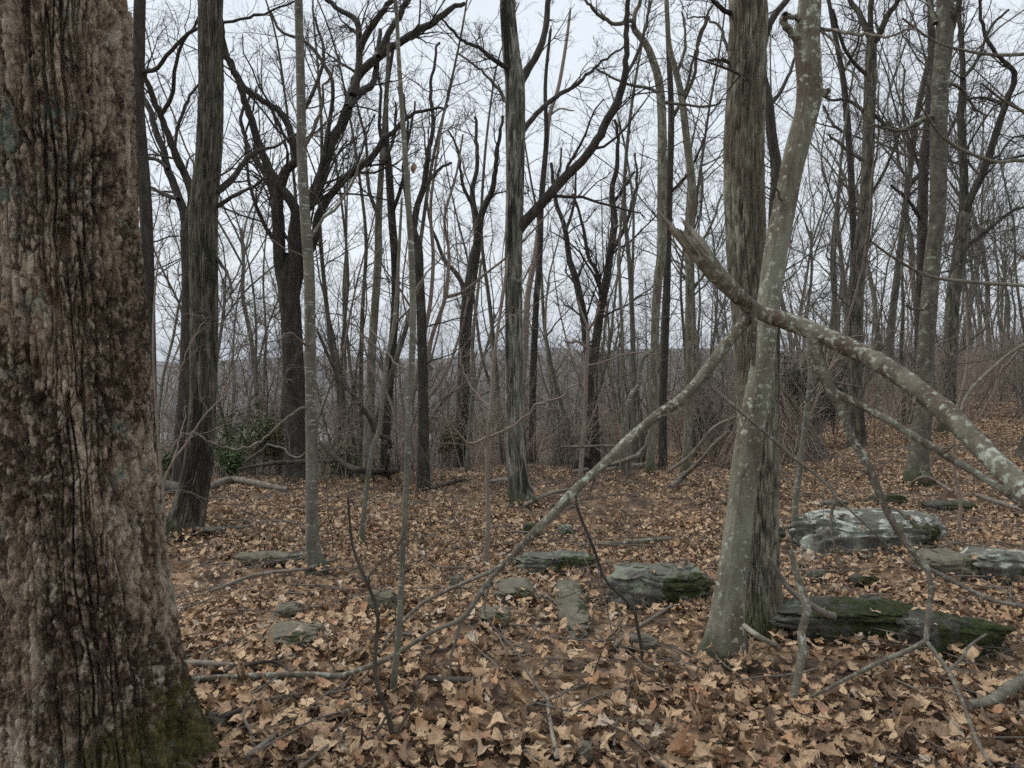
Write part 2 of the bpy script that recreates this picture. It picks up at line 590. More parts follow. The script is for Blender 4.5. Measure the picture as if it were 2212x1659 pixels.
M['brush'] = bark('bark_brush', (0.22, 0.178, 0.142), (0.3, 0.248, 0.2), (0.37, 0.31, 0.252), (0.22, 0.21, 0.17), 0.7, 10, 0.5, 5, 0.1, twig=(0.3, 0.242, 0.195))
M['stick'] = bark('dead_wood', (0.10, 0.083, 0.066), (0.185, 0.16, 0.13), (0.26, 0.235, 0.195), (0.36, 0.38, 0.32), 0.58, 14, 0.6, 14, 0.1, twig=(0.13, 0.108, 0.09))
M['darklog'] = bark('dead_dark_wood', (0.022, 0.02, 0.017), (0.055, 0.046, 0.037), (0.105, 0.09, 0.072), (0.15, 0.16, 0.125), 0.63, 10, 0.6, 6, 0.1, twig=(0.055, 0.044, 0.036))
M['wood'] = bark('split_wood', (0.14, 0.122, 0.095), (0.29, 0.26, 0.21), (0.4, 0.365, 0.3), (0.35, 0.34, 0.28), 0.8, 30, 0.4, 10, 0.1, bstr=0.9)

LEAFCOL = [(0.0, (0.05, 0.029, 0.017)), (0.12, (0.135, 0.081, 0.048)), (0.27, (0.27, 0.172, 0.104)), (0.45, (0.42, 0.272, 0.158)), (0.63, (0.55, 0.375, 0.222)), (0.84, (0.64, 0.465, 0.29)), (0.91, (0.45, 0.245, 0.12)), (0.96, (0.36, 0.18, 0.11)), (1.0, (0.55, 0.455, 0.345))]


def leaf_mat(name, src):
    m, nt, b = new_mat(name, 0.6)
    if src == 'object':
        oi = nt.nodes.new('ShaderNodeObjectInfo')
        f = oi.outputs['Random']
    else:
        an = nt.nodes.new('ShaderNodeAttribute')
        an.attribute_type = 'INSTANCER'
        an.attribute_name = 'rnd'
        f = an.outputs['Fac']
    col = ramp(nt, f, LEAFCOL)
    of = nt.nodes.new('ShaderNodeVectorMath')                # every leaf gets its own blotches
    of.operation = 'ADD'
    tc = nt.nodes.new('ShaderNodeTexCoord')
    cb = nt.nodes.new('ShaderNodeCombineXYZ')
    nt.links.new(mth(nt, 'MULTIPLY', f, 57.0), cb.inputs[2])
    nt.links.new(tc.outputs['Object'], of.inputs[0])
    nt.links.new(cb.outputs[0], of.inputs[1])
    n = noise(nt, of.outputs[0], 5.0, 5, 0.7)
    col = mixc(nt, ramp(nt, n, [(0.45, 0.0), (0.72, 0.6)]), col, (0.11, 0.064, 0.035))
    n2 = noise(nt, of.outputs[0], 2.2, 2)
    col = mixc(nt, ramp(nt, n2, [(0.5, 0.0), (0.8, 0.35)]), col, (0.58, 0.43, 0.28))
    sx = nt.nodes.new('ShaderNodeSeparateXYZ')
    nt.links.new(tc.outputs['Object'], sx.inputs[0])
    ay = mth(nt, 'ABSOLUTE', sx.outputs[1])
    vein = mth(nt, 'SINE', mth(nt, 'MULTIPLY', mth(nt, 'SUBTRACT', sx.outputs[0], mth(nt, 'MULTIPLY', ay, 0.9)), 46.0))
    vein = ramp(nt, vein, [(0.86, 0.0), (0.97, 1.0)])
    rib = ramp(nt, ay, [(0.008, 1.0), (0.022, 0.0)])
    vv = mth(nt, 'MAXIMUM', mth(nt, 'MULTIPLY', vein, 0.5), rib)
    col = mixc(nt, mth(nt, 'MULTIPLY', vv, 0.45), col, (0.16, 0.095, 0.05))
    nt.links.new(col, b.inputs['Base Color'])
    b.inputs['Specular IOR Level'].default_value = 0.35
    bump(nt, b, mth(nt, 'SUBTRACT', n, mth(nt, 'MULTIPLY', vv, 0.3)), 0.4, 0.05)
    return m


M['leaf'] = leaf_mat('dry_leaf', 'object')
M['litter'] = leaf_mat('dry_leaf_litter', 'instance')


def green_leaf(name, c1, c2, c3):
    m, nt, b = new_mat(name, 0.7)
    nt.links.new(ramp(nt, attrib(nt, 'rnd'), [(0.0, c1), (0.55, c2), (1.0, c3)]), b.inputs['Base Color'])
    b.inputs['Specular IOR Level'].default_value = 0.2
    return m


M['laurel'] = green_leaf('evergreen_leaf', (0.035, 0.06, 0.022), (0.075, 0.115, 0.043), (0.13, 0.17, 0.075))
M['yellowgreen'] = green_leaf('yellowing_leaf', (0.05, 0.062, 0.02), (0.09, 0.095, 0.032), (0.13, 0.11, 0.045))
M['hemlock'] = green_leaf('hemlock_needles', (0.016, 0.028, 0.014), (0.03, 0.046, 0.022), (0.05, 0.065, 0.033))


def ground_mat():
    m, nt, b = new_mat('forest_floor', 0.95)
    v = coords(nt)
    vo = nt.nodes.new('ShaderNodeTexVoronoi')
    vo.inputs['Scale'].default_value = 11
    nt.links.new(v, vo.inputs['Vector'])
    sep = nt.nodes.new('ShaderNodeSeparateColor')
    nt.links.new(vo.outputs['Color'], sep.inputs[0])
    leafy = ramp(nt, sep.outputs[0], [(0, (0.09, 0.055, 0.035)), (0.4, (0.2, 0.13, 0.08)), (0.8, (0.3, 0.21, 0.13)), (1.0, (0.2, 0.1, 0.055))])
    n = noise(nt, v, 3.0, 5)
    col = mixc(nt, ramp(nt, n, [(0.4, 0.1), (0.62, 0.85)]), leafy, (0.045, 0.031, 0.021))
    far = noise(nt, v, 0.04, 6, 0.7)
    tc = nt.nodes.new('ShaderNodeTexCoord')
    ln = nt.nodes.new('ShaderNodeVectorMath')
    ln.operation = 'LENGTH'
    nt.links.new(tc.outputs['Object'], ln.inputs[0])
    wood = ramp(nt, far, [(0.35, (0.055, 0.045, 0.036)), (0.5, (0.085, 0.066, 0.05)), (0.65, (0.05, 0.052, 0.034))])
    dist = ramp(nt, mth(nt, 'DIVIDE', ln.outputs['Value'], 200.0), [(0.2, 0.0), (0.6, 1.0)])
    col = mixc(nt, dist, col, wood)
    nt.links.new(col, b.inputs['Base Color'])
    bump(nt, b, n, 0.6, 0.03)
    return m


M['ground'] = ground_mat()


def rock_mat(name, lich, white, moss, base=((0.07, 0.068, 0.058), (0.14, 0.135, 0.115), (0.2, 0.19, 0.165)), lcol=(0.22, 0.245, 0.18)):
    m, nt, b = new_mat(name, 0.92)
    v = coords(nt)
    n1 = noise(nt, coords(nt, (1, 1, 2.5)), 7, 8, 0.7)
    col = ramp(nt, n1, [(0.3, base[0]), (0.52, base[1]), (0.72, base[2])])
    n2 = noise(nt, v, 6.5, 8, 0.62)
    col = mixc(nt, ramp(nt, n2, [(lich, 0.0), (lich + 0.05, 0.9)]), col, lcol)
    geo = nt.nodes.new('ShaderNodeNewGeometry')
    sx = nt.nodes.new('ShaderNodeSeparateXYZ')
    nt.links.new(geo.outputs['Normal'], sx.inputs[0])
    n3 = noise(nt, v, 5.5, 10, 0.66, 0.2)
    wf = mth(nt, 'ADD', n3, mth(nt, 'MULTIPLY', sx.outputs[2], 0.07))
    col = mixc(nt, ramp(nt, wf, [(white, 0.0), (white + 0.03, 0.95)]), col, (0.44, 0.46, 0.40))
    n4 = noise(nt, v, 3.2, 6, 0.65)
    mf = mth(nt, 'ADD', n4, mth(nt, 'MULTIPLY', sx.outputs[2], 0.05))
    n5 = noise(nt, v, 40, 3)
    mcol = ramp(nt, n5, [(0.3, (0.012, 0.017, 0.006)), (0.7, (0.055, 0.062, 0.018))])
    col = mixc(nt, ramp(nt, mf, [(moss, 0.0), (moss + 0.05, 1.0)]), col, mcol)
    nt.links.new(col, b.inputs['Base Color'])
    bump(nt, b, mth(nt, 'ADD', n1, mth(nt, 'MULTIPLY', n5, 0.4)), 0.8, 0.03)
    return m


M['rock_white'] = rock_mat('rock_white_lichen', 0.50, 0.56, 0.585)
M['rock_green'] = rock_mat('rock_green_lichen', 0.48, 0.70, 0.55)
M['rock_moss'] = rock_mat('rock_mossy', 0.52, 0.64, 0.49, base=((0.035, 0.034, 0.028), (0.08, 0.076, 0.062), (0.14, 0.13, 0.108)))
M['rock_plain'] = rock_mat('rock_plain', 0.62, 0.78, 0.62, base=((0.085, 0.078, 0.055), (0.15, 0.138, 0.1), (0.21, 0.195, 0.15)), lcol=(0.21, 0.23, 0.18))

mw, ntw, bw = new_mat('lake_water', 0.12)
bw.inputs['Base Color'].default_value = (0.06, 0.08, 0.09, 1)
bw.inputs['IOR'].default_value = 1.33
bw.inputs['Specular IOR Level'].default_value = 0.5
bump(ntw, bw, noise(ntw, coords(ntw), 0.8, 3), 0.15, 0.05)
M['water'] = mw

# ------------------------------------------------------------------ ground, lake
nr, na = 170, 280
rr_ = np.concatenate([[0.0], np.geomspace(0.4, 3200, nr - 1)])
aa_ = np.linspace(0, 2 * math.pi, na, endpoint=False)
gx, gy = rr_[:, None] * np.cos(aa_), rr_[:, None] * np.sin(aa_)
gz = hgt(gx, gy)
gidx = np.arange(nr * na).reshape(nr, na)
gq = np.stack([gidx[:-1], gidx[1:], np.roll(gidx, -1, 1)[1:], np.roll(gidx, -1, 1)[:-1]], -1)
gb = MB()
gb.add(np.stack([gx, gy, gz - 0.05 * np.exp(-(rr_[:, None] / 45.0) ** 2)], -1), quads=gq)      # the soil lies just under the leaf layer
ground = tag(gb.build('ground', M['ground']), kind='structure')

lb = MB()
a = np.linspace(0, 2 * math.pi, 40, endpoint=False)
lake_c = np.array([-55.0, 205.0])
rad = 1 + 0.18 * np.sin(3 * a + 1) + 0.1 * np.sin(5 * a)
ring = np.stack([lake_c[0] + 62 * rad * np.cos(a), lake_c[1] + 46 * rad * np.sin(a), np.full(40, -19.3)], 1)
k = np.arange(40)
lb.add(np.vstack([ring, [[lake_c[0], lake_c[1], -19.3]]]), tris=np.stack([k, np.roll(k, -1), np.full(40, 40)], 1))
tag(lb.build('lake', M['water']), kind='structure')


# ------------------------------------------------------------------ trunks and trees traced from the photograph
def trunk_mesh(mb, P, R, S, rings, barkspec=None, roots=(), flare=0.35, flare_h=0.14, face=(0, -1), seed=1, front=0.45):
    """a rough trunk: barkspec = (cells around, cell length, depth); roots = [(direction angle, strength)]"""
    P, R = resample(P, R, rings)
    T, n1, n2 = frames(P[None])
    T, n1, n2 = T[0], n1[0], n2[0]
    phi = np.linspace(-math.pi, math.pi, S, endpoint=False)
    th = phi - front * np.sin(phi)
    fx = nrm(np.array([face[0], face[1], 0.0]))
    fx = fx - T * (T @ fx)[:, None]
    fx = nrm(fx)
    fy = np.cross(T, fx)
    L = np.concatenate([[0], np.cumsum(np.linalg.norm(np.diff(P, axis=0), axis=1))])
    TH, LL = np.meshgrid(th, L)
    rmul = np.ones_like(TH)
    z0 = np.maximum(LL - L[0] - 0.12, 0)
    fl = np.exp(-z0 / flare_h)
    lob = np.zeros_like(TH)
    for ang, st in roots:
        lob += st * np.exp(-((np.angle(np.exp(1j * (TH - ang)))) / 0.33) ** 2) * np.exp(-z0 / (flare_h * 1.25))
    ct, stt = np.cos(TH), np.sin(TH)
    rmul = 1 + flare * fl + lob + 0.05 * fbm(ct * 1.3 + seed, stt * 1.3, LL * 1.2, seed, 3)
    rad = R[:, None] * rmul
    tint = np.full_like(TH, 0.5)
    if barkspec:
        nu, cl, dep = barkspec[:3]
        k1, k2 = 1.9 * nu / (2 * math.pi), 1.0 / (cl * 2.3)
        w1 = fbm(ct * 2.2, stt * 2.2, LL * 4.0, seed + 3, 3)
        cu, su = np.cos(TH + 0.07 * w1), np.sin(TH + 0.07 * w1)
        n1_ = fbm(cu * k1, su * k1, LL * k2, seed + 11, 2)
        n2_ = fbm(cu * k1 * 1.4 + 7, su * k1 * 1.4, LL * k2 * 1.6, seed + 12, 2)
        n3_ = fbm(cu * k1 * 0.8 + 3, su * k1 * 0.8, LL * k2 * 5.5, seed + 13, 3)
        deep = sstep(0.015, 0.14, np.abs(n1_))
        small = sstep(0.0, 0.10, np.abs(n2_))
        cross = sstep(0.0, 0.07, np.abs(n3_))
        w2 = fbm(ct * 5.0 + 9, stt * 5.0, LL * 7.0, seed + 4, 3)
        w3 = fbm(ct * 5.0 + 2, stt * 5.0 + 4, LL * 7.0, seed + 6, 3)
        npl = int(nu * 1.3)
        f1, f2, cid = voro((TH / (2 * math.pi) + 0.5) * npl + 1.3 * w2, LL / (cl * 0.55) + 1.6 * w3, npl, seed)
        plate = sstep(0.03, 0.16, f2 - f1)
        fine = fbm(cu * k1 * 3, su * k1 * 3, LL * 45, seed + 5, 3)
        bh = deep * (0.36 + 0.24 * small + 0.28 * plate * (0.6 + 0.4 * cid) + 0.12 * cross) + 0.13 * fine
        rad = rad + dep * (bh - 0.5)
        tint = cid
    V = P[:, None, :] + (fx[:, None, :] * ct[..., None] + fy[:, None, :] * stt[..., None]) * rad[..., None]
    idx = np.arange(rings * S).reshape(rings, S)
    q = np.stack([idx[:-1], np.roll(idx, -1, 1)[:-1], np.roll(idx, -1, 1)[1:], idx[1:]], -1)
    mb.add(V, quads=q, thick=np.ones(V.shape[0] * V.shape[1]), tint=tint.ravel())


def px_path(pts, d0, d1=None, w0=None):
    """traced pixels (x, y, width[, depth]) -> points and radii; depth runs from d0 to d1"""
    n = len(pts)
    d1 = d0 if d1 is None else d1
    P, R = [], []
    for i, p in enumerate(pts):
        d = p[3] if len(p) > 3 else d0 + (d1 - d0) * i / max(n - 1, 1)
        P.append(at(p[0], p[1], d))
        R.append(p[2] / 2 / F * d)
    return np.array(P), np.array(R)


TRI = {'n': 0}
FEET = []                                                    # where trunks meet the soil: x, y, radius


def crown_from(mb, limbs, lv=(8, 6, 6), rng=RNG, wig=0.2, up=0.05, ratio=(0.42, 0.48, 0.5), rmin=0.0017, t0=0.12):
    """side branches and twigs, three levels deep, along the given limbs"""
    if not limbs:
        return
    PP, RR = zip(*[resample(P, R, 14) for P, R in limbs])
    P, R = np.array(PP), np.array(RR)
    P2, R2 = grow(P, R, lv[0], (t0, 1.0), (28, 62), ratio[0], up, wig, 8, 0.34, 0.35, rmin * 1.6, rng)
    tubes(mb, P2, R2, 4)
    if len(lv) > 1 and lv[1]:
        P3, R3 = grow(P2, R2, lv[1], (0.15, 1.0), (25, 60), ratio[1], up, wig, 5, 0.6, 0.4, rmin * 1.2, rng)
        tubes(mb, P3, R3, 3)
        if len(lv) > 2 and lv[2]:
            P4, R4 = grow(P3, R3, lv[2], (0.1, 1.0), (22, 55), ratio[2], up, wig, 3, 0.65, 0.5, rmin, rng)
            tubes(mb, P4, R4, 3)


def traced_tree(name, label, mat, trunk, limbs=(), base=None, d=None, sides=14, rings=60, barkspec=None, roots=(), flare=0.3, ext=0, lv=(7, 6, 5), seed=1, cat='tree', group=None, side_n=6, side_len=1.2, up=0.05, wig=0.2, lean=0.0, sink=0.12, top_limbs=4, crown_mat=None, rmin=0.0017):
    """trunk: [(x, y, width)] from the base up. limbs: [(points, depth change)]"""
    rng = np.random.default_rng(seed)
    if d is None:
        b0 = ground_at(trunk[0][0], trunk[0][1])
        d = b0[1]
    n = len(trunk)
    P, R = px_path(trunk, d, d + lean)
    if trunk[0][1] > 0:
        g = hgt(P[0][0], P[0][1])
        if P[0][2] > g + 0.02:                               # the base is hidden by what stands in front: carry the trunk down to the soil
            P = np.vstack([[P[0][0], P[0][1], g - sink], P])
            R = np.concatenate([[R[0] * 1.15], R])
        else:
            P = np.vstack([P[0] - np.array([0, 0, sink]), P])
            R = np.concatenate([[R[0]], R])
    limbs3 = []
    for item in limbs:
        pts, dd = item[0], item[1]
        s = item[2] if len(item) > 2 else d + lean * 0.5
        limbs3.append(px_path(pts, s, s + dd))
    nvis = len(P)
    if ext:                                                  # the trunk goes on above the picture
        dirn = nrm(P[-1] - P[-2])
        steps = 5
        for i in range(steps):
            dirn = nrm(dirn + rng.normal(size=3) * 0.06 + np.array([0, 0, 0.05]))
            P = np.vstack([P, P[-1] + dirn * ext / steps])
            R = np.append(R, R[-1] * 0.80)
    if not ext and limbs3:                                   # round off the crotch where the stem divides
        dirn = nrm(P[-1] - P[-2])
        P = np.vstack([P, P[-1] + dirn * R[-1] * 0.8, P[-1] + dirn * R[-1] * 1.7])
        R = np.concatenate([R, [R[-1] * 0.72, R[-1] * 0.2]])
    root = thing(name, (P[0][0], P[0][1], float(hgt(P[0][0], P[0][1]))), label, cat, group)
    if P[0][1] < 15 and R[0] > 0.02:
        FEET.append((P[0][0], P[0][1], R[0]))
    mb = MB()
    trunk_mesh(mb, P, R, sides, rings, barkspec, roots, flare, 0.10 + 0.3 * R[0], face=(-P[0][0], -P[0][1]), seed=seed)
    TRI['n'] += mb.tris_count()
    mb.build('trunk', mat, root)
    cm = crown_mat or mat
    lims = []
    for (LP, LR) in limbs3:
        LP, LR = resample(LP, LR, max(12, len(LP) * 4))
        LP = LP + 0.012 * rng.normal(size=LP.shape) * np.linspace(0, 1, len(LP))[:, None]
        b = MB()
        tubes(b, LP, LR, 8, lump=0.12)
        TRI['n'] += b.tris_count()
        lo = b.build('limb', cm, root)
        tb = MB()
        crown_from(tb, [(LP, LR)], lv, rng, wig, up, rmin=rmin)
        TRI['n'] += tb.tris_count()
        tag(tb.build('twigs', cm, lo, base=root.location), kind='stuff')
    cb = MB()
    tp = resample(P, R, 30)
    if ext and top_limbs:                                    # the limbs of the crown above
        P1, R1 = grow(tp[0][None], tp[1][None], top_limbs, (max(0.35, 1 - ext / max(np.linalg.norm(P[-1] - P[0]), .1)), 1.0), (25, 55), 0.3, 0.05, wig, 12, 0.5, 0.3, 0.004, rng, length=max(ext * 0.8, 1.5), lenfall=0.2)
        tubes(cb, P1, R1, 5)
        lims += list(zip(P1, R1))
    crown_from(cb, lims, lv, rng, wig, up, rmin=rmin)
    if side_n:
        P1, R1 = grow(tp[0][None], tp[1][None], side_n, (0.25, 0.97), (45, 85), 0.3, 0.03, wig, 9, 0.16, 0.35, 0.003, rng, length=side_len, lenfall=0.2)
        R1 = np.minimum(R1, 0.012)
        tubes(cb, P1, R1, 4)
        P2, R2 = grow(P1, R1, 5, (0.15, 1), (25, 60), 0.45, 0.03, wig, 6, 0.6, 0.4, rmin, rng)
        tubes(cb, P2, R2, 3)
        P3, R3 = grow(P2, R2, 4, (0.1, 1), (25, 60), 0.5, 0.03, wig, 4, 0.65, 0.5, rmin, rng)
        tubes(cb, P3, R3, 3)
    if cb.n:
        TRI['n'] += cb.tris_count()
        cb.build('crown', cm, root)
    return root


# the big oak close by on the left
def big_oak():
    px = [(205, 1640, 440), (205, 1560, 395), (200, 1480, 378), (190, 1300, 345), (172, 1100, 322), (158, 900, 310), (148, 700, 306), (138, 500, 298), (126, 250, 297), (115, 0, 298)]
    d = 2.95
    P, R = px_path(px, d)
    g = float(hgt(P[0][0], d))
    P = np.vstack([[P[0][0], d, g - 0.15], P])
    R = np.concatenate([[R[0]], R])
    R = R * 0.915
    root = thing('oak_tree', (P[0][0], d, g), 'massive oak trunk with deeply furrowed brown bark and mossy root flare, closest to us', 'tree')
    mb = MB()
    trunk_mesh(mb, P, R, 300, 520, (30, 0.20, 0.058), [(1.15, 0.42), (0.1, 0.10), (-1.0, 0.05), (2.4, 0.25), (-2.3, 0.3)], 0.0, 0.15, face=(-P[0][0], -d), seed=5, front=0.6)
    TRI['n'] += mb.tris_count()
    mb.build('trunk', M['oak'], root)
    ub = MB()
    top, r = P[-1], R[-1]
    U = np.array([top - [0, 0, 0.05], top + [-0.03, 0, 1.0], top + [-0.02, 0.05, 2.2], top + [0.05, 0.1, 3.6]])
    UR = np.array([r * 0.985, r * 0.97, r * 0.9, r * 0.7])
    b2 = MB()
    trunk_mesh(b2, U, UR, 60, 60, (34, 0.2, 0.03), seed=6, face=(0, -1), flare=0.0)
    b2.build('upper_trunk', M['oak'], root)
    U, UR = resample(U, UR, 20)
    P1, R1 = grow(U[None], UR[None], 5, (0.5, 1), (30, 60), 0.5, 0.06, 0.2, 12, 0.45, 0.3, 0.01, np.random.default_rng(3), length=3.5)
    tubes(ub, P1, R1, 8)
    crown_from(ub, list(zip(P1, R1)), (6, 4), np.random.default_rng(4))
    TRI['n'] += ub.tris_count() + b2.tris_count()
    ub.build('crown', M['oak'], root)


big_oak()

traced_tree('oak_tree', 'straight furrowed dark trunk on flared base, just behind the massive oak', M['furrow'],
            [(398, 1143, 80), (408, 1100, 66), (428, 1000, 56), (437, 886, 51), (441, 753, 53), (440, 600, 54), (440, 450, 54), (451, 333, 49), (456, 180, 47), (455, 0, 46)],
            [([(468, 415, 16), (500, 388, 14), (530, 347, 12), (553, 326, 9), (590, 318, 6), (640, 290, 4)], 0.6),
             ([(467, 447, 10), (515, 418, 8), (540, 405, 6), (580, 385, 4)], -0.5),
             ([(470, 560, 8), (495, 600, 6), (500, 660, 4)], -0.6)],
            sides=120, rings=260, crown_mat=M['dark'], barkspec=(34, 0.16, 0.024), roots=[(0.9, 0.25), (-0.9, 0.3), (0.0, 0.1)], flare=0.12, ext=5, seed=21, side_n=4)

traced_tree('oak_tree', 'forked dark tree whose two crooked limbs rise between the massive oak and furrowed trunk', M['dark'],
            [(392, 960, 34), (400, 860, 31), (405, 753, 30), (408, 600, 29), (403, 500, 27)],
            [([(403, 505, 22), (396, 455, 19), (378, 405, 17), (362, 365, 16), (350, 318, 15), (332, 265, 13), (318, 225, 12), (303, 190, 10), (290, 120, 8)], 0.7),
             ([(406, 500, 22), (415, 425, 20), (398, 375, 17), (377, 330, 16), (360, 280, 14), (346, 245, 14), (330, 210, 13), (312, 160, 11), (300, 90, 8)], -0.8),
             ([(347, 250, 10), (372, 205, 9), (378, 150, 8), (395, 90, 7), (430, 40, 5), (440, -40, 4)], -0.7),
             ([(377, 330, 8), (383, 280, 7), (405, 215, 6), (430, 180, 5), (460, 130, 4)], 0.4),
             ([(362, 365, 9), (340, 345, 8), (312, 340, 6), (295, 315, 4)], 0.3),
             ([(385, 430, 10), (360, 422, 9), (330, 408, 7), (305, 385, 5)], 0.5)],
            d=10.5, sides=24, rings=50, seed=22, lv=(8, 6, 6), side_n=0)

traced_tree('oak_tree', 'slim dark trunk leaning against the edge of the massive oak at top', M['dark'],
            [(322, 700, 26), (315, 450, 26), (298, 230, 26), (300, 120, 25), (302, 0, 24)],
            [([(304, 155, 10), (340, 148, 9), (372, 105, 8), (430, 60, 7), (520, 42, 6), (640, 5, 4)], -0.6)],
            d=9.0, sides=20, rings=40, seed=23, ext=4, side_n=3)

traced_tree('oak_tree', 'wide spreading oak splitting low into two heavy stems and long curved limbs', M['dark'],
            [(642, 1000, 52), (640, 900, 46), (634, 800, 44), (629, 700, 43), (623, 620, 43), (621, 580, 40)],
            [([(620, 660, 26), (609, 600, 27), (604, 560, 27), (602, 500, 28), (600, 445, 27), (606, 405, 24), (618, 368, 22), (642, 346, 18), (635, 318, 16), (626, 283, 15), (605, 243, 14), (570, 218, 13), (533, 193, 13), (500, 143, 12), (482, 90, 11), (476, 30, 9), (470, -60, 7)], -0.6),
             ([(603, 480, 18), (590, 420, 16), (570, 370, 14), (548, 340, 13), (536, 325, 12), (532, 305, 10), (520, 250, 7), (545, 200, 5)], 0.6),
             ([(628, 650, 26), (634, 600, 27), (637, 560, 27), (634, 505, 26), (640, 470, 25), (632, 440, 22), (590, 382, 20), (560, 315, 18), (548, 275, 17), (525, 205, 14), (500, 140, 13), (485, 120, 12), (480, 60, 9), (470, 0, 7)], -1.2),
             ([(630, 660, 26), (640, 610, 27), (645, 565, 28), (645, 500, 27), (657, 450, 26), (676, 420, 25), (700, 362, 24), (717, 307, 23), (740, 262, 22), (760, 207, 22), (775, 163, 20), (806, 133, 18), (854, 97, 17), (904, 67, 16), (937, 47, 15), (970, 22, 13), (1006, 5, 8)], 0.9),
             ([(762, 205, 19), (773, 160, 17), (776, 110, 15), (770, 45, 13), (735, 22, 11), (700, -10, 9), (680, -80, 7)], 0.5),
             ([(776, 110, 15), (790, 78, 16), (820, 33, 14), (848, -5, 12), (880, -70, 9)], -0.4),
             ([(818, 122, 14), (828, 95, 15), (847, 60, 14), (868, 25, 12), (884, -15, 9)], 0.3),
             ([(752, 232, 18), (777, 200, 17), (804, 182, 14), (814, 135, 12), (822, 60, 8)], 1.0),
             ([(640, 610, 20), (660, 560, 21), (680, 513, 20), (686, 470, 18), (702, 440, 18), (737, 394, 17), (775, 362, 16), (804, 340, 15), (830, 300, 13), (850, 285, 11), (880, 255, 9), (910, 240, 7), (970, 230, 5)], -0.6),
             ([(675, 420, 12), (690, 380, 10), (720, 200, 9), (700, 140, 8), (660, 90, 7), (610, 70, 6), (580, 20, 5)], 1.2),
             ([(640, 320, 10), (652, 250, 9), (680, 190, 8), (700, 120, 7), (680, 40, 5)], 0.9)],
            d=11.5, sides=40, rings=60, barkspec=(20, 0.16, 0.015), seed=24, lv=(8, 6, 6), side_n=0)

traced_tree('sapling', 'slender grey sapling dotted with horizontal pale lichen, beside the furrowed dark trunk', M['pale'],
            [(678, 1226, 34), (674, 1190, 27), (674, 1100, 26), (673, 950, 25), (671, 800, 24), (668, 600, 23), (660, 480, 22), (652, 333, 21), (650, 200, 19), (645, 0, 17)],
            [([(668, 520, 8), (700, 470, 7), (735, 440, 6), (790, 330, 4)], 0.4), ([(652, 330, 8), (690, 250, 6), (700, 190, 5), (735, 120, 4)], -0.3), ([(672, 750, 5), (655, 742, 5), (630, 720, 4), (600, 735, 3)], -0.3), ([(670, 892, 6), (655, 880, 5.5), (620, 903, 5), (590, 930, 5), (560, 955, 5), (520, 970, 5), (480, 966, 5), (440, 945, 4.5), (400, 937, 4), (380, 960, 4), (362, 990, 3)], -0.4), ([(672, 965, 5), (640, 990, 4), (590, 960, 4), (540, 985, 3)], 0.3)],
            sides=36, rings=120, seed=25, flare=0.25, roots=[(1.3, 0.9)], ext=2.5, lv=(5, 4, 3), side_n=5, side_len=0.8, rmin=0.0013)

traced_tree('sapling', 'thin straight pale sapling rising in front of the red stemmed shrub', M['pale'],
            [(849, 1492, 14), (853, 1450, 13), (861, 1373, 13), (868, 1239, 12.5), (875, 1106, 12.5), (880, 986, 13), (884, 886, 13.5), (889, 786, 14), (892, 686, 14), (889, 553, 14), (884, 470, 13), (880, 400, 12), (872, 290, 11), (866, 200, 10), (860, 100, 9), (856, 20, 8)],
            [([(890, 800, 5), (850, 780, 4), (800, 700, 3), (770, 640, 2)], 0.5), ([(890, 640, 5), (930, 580, 4), (1000, 520, 3), (1060, 500, 2)], 0.3)],
            sides=20, rings=90, seed=26, flare=0.1, ext=1, lv=(4, 3, 3), side_n=9, side_len=0.45, rmin=0.001, sink=0.05)

traced_tree('hickory_tree', 'shaggy grey trunk with black stains and a long limb sweeping right, mid clearing', M['shag'],
            [(1126, 1081, 56), (1120, 1045, 45), (1116, 1000, 39), (1111, 900, 36), (1110, 800, 35), (1110, 686, 35), (1109, 553, 35), (1112, 433, 36), (1113, 333, 39), (1113, 233, 41), (1112, 180, 40), (1103, 100, 34), (1096, 0, 29)],
            [([(1120, 495, 26), (1135, 478, 23), (1170, 440, 21), (1220, 383, 20), (1270, 333, 19), (1304, 277, 18), (1337, 207, 16), (1350, 167, 14), (1354, 100, 12), (1354, 33, 11), (1362, -20, 9), (1380, -90, 7)], -0.6),
             ([(1118, 195, 20), (1134, 160, 18), (1164, 110, 15), (1177, 60, 13), (1184, 0, 12), (1180, -90, 9)], 0.5),
             ([(1122, 295, 14), (1134, 277, 13), (1164, 240, 11), (1204, 207, 10), (1240, 187, 8), (1290, 140, 6), (1350, 100, 4)], 0.9),
             ([(1105, 150, 12), (1089, 143, 11), (1054, 120, 9), (1037, 103, 8), (1004, 90, 7), (970, 57, 5), (954, 38, 4)], -0.6),
             ([(1104, 235, 9), (1090, 213, 8), (1074, 190, 7), (1037, 150, 5), (994, 117, 4)], 0.6),
             ([(1350, 167, 8), (1375, 120, 7), (1395, 60, 6), (1400, 0, 5)], 0.4)],
            sides=96, rings=260, crown_mat=M['dark'], barkspec=(26, 0.26, 0.018), roots=[(0.75, 0.45), (-0.5, 0.1)], flare=0.15, ext=4, seed=27, lv=(8, 6, 6), side_n=5)

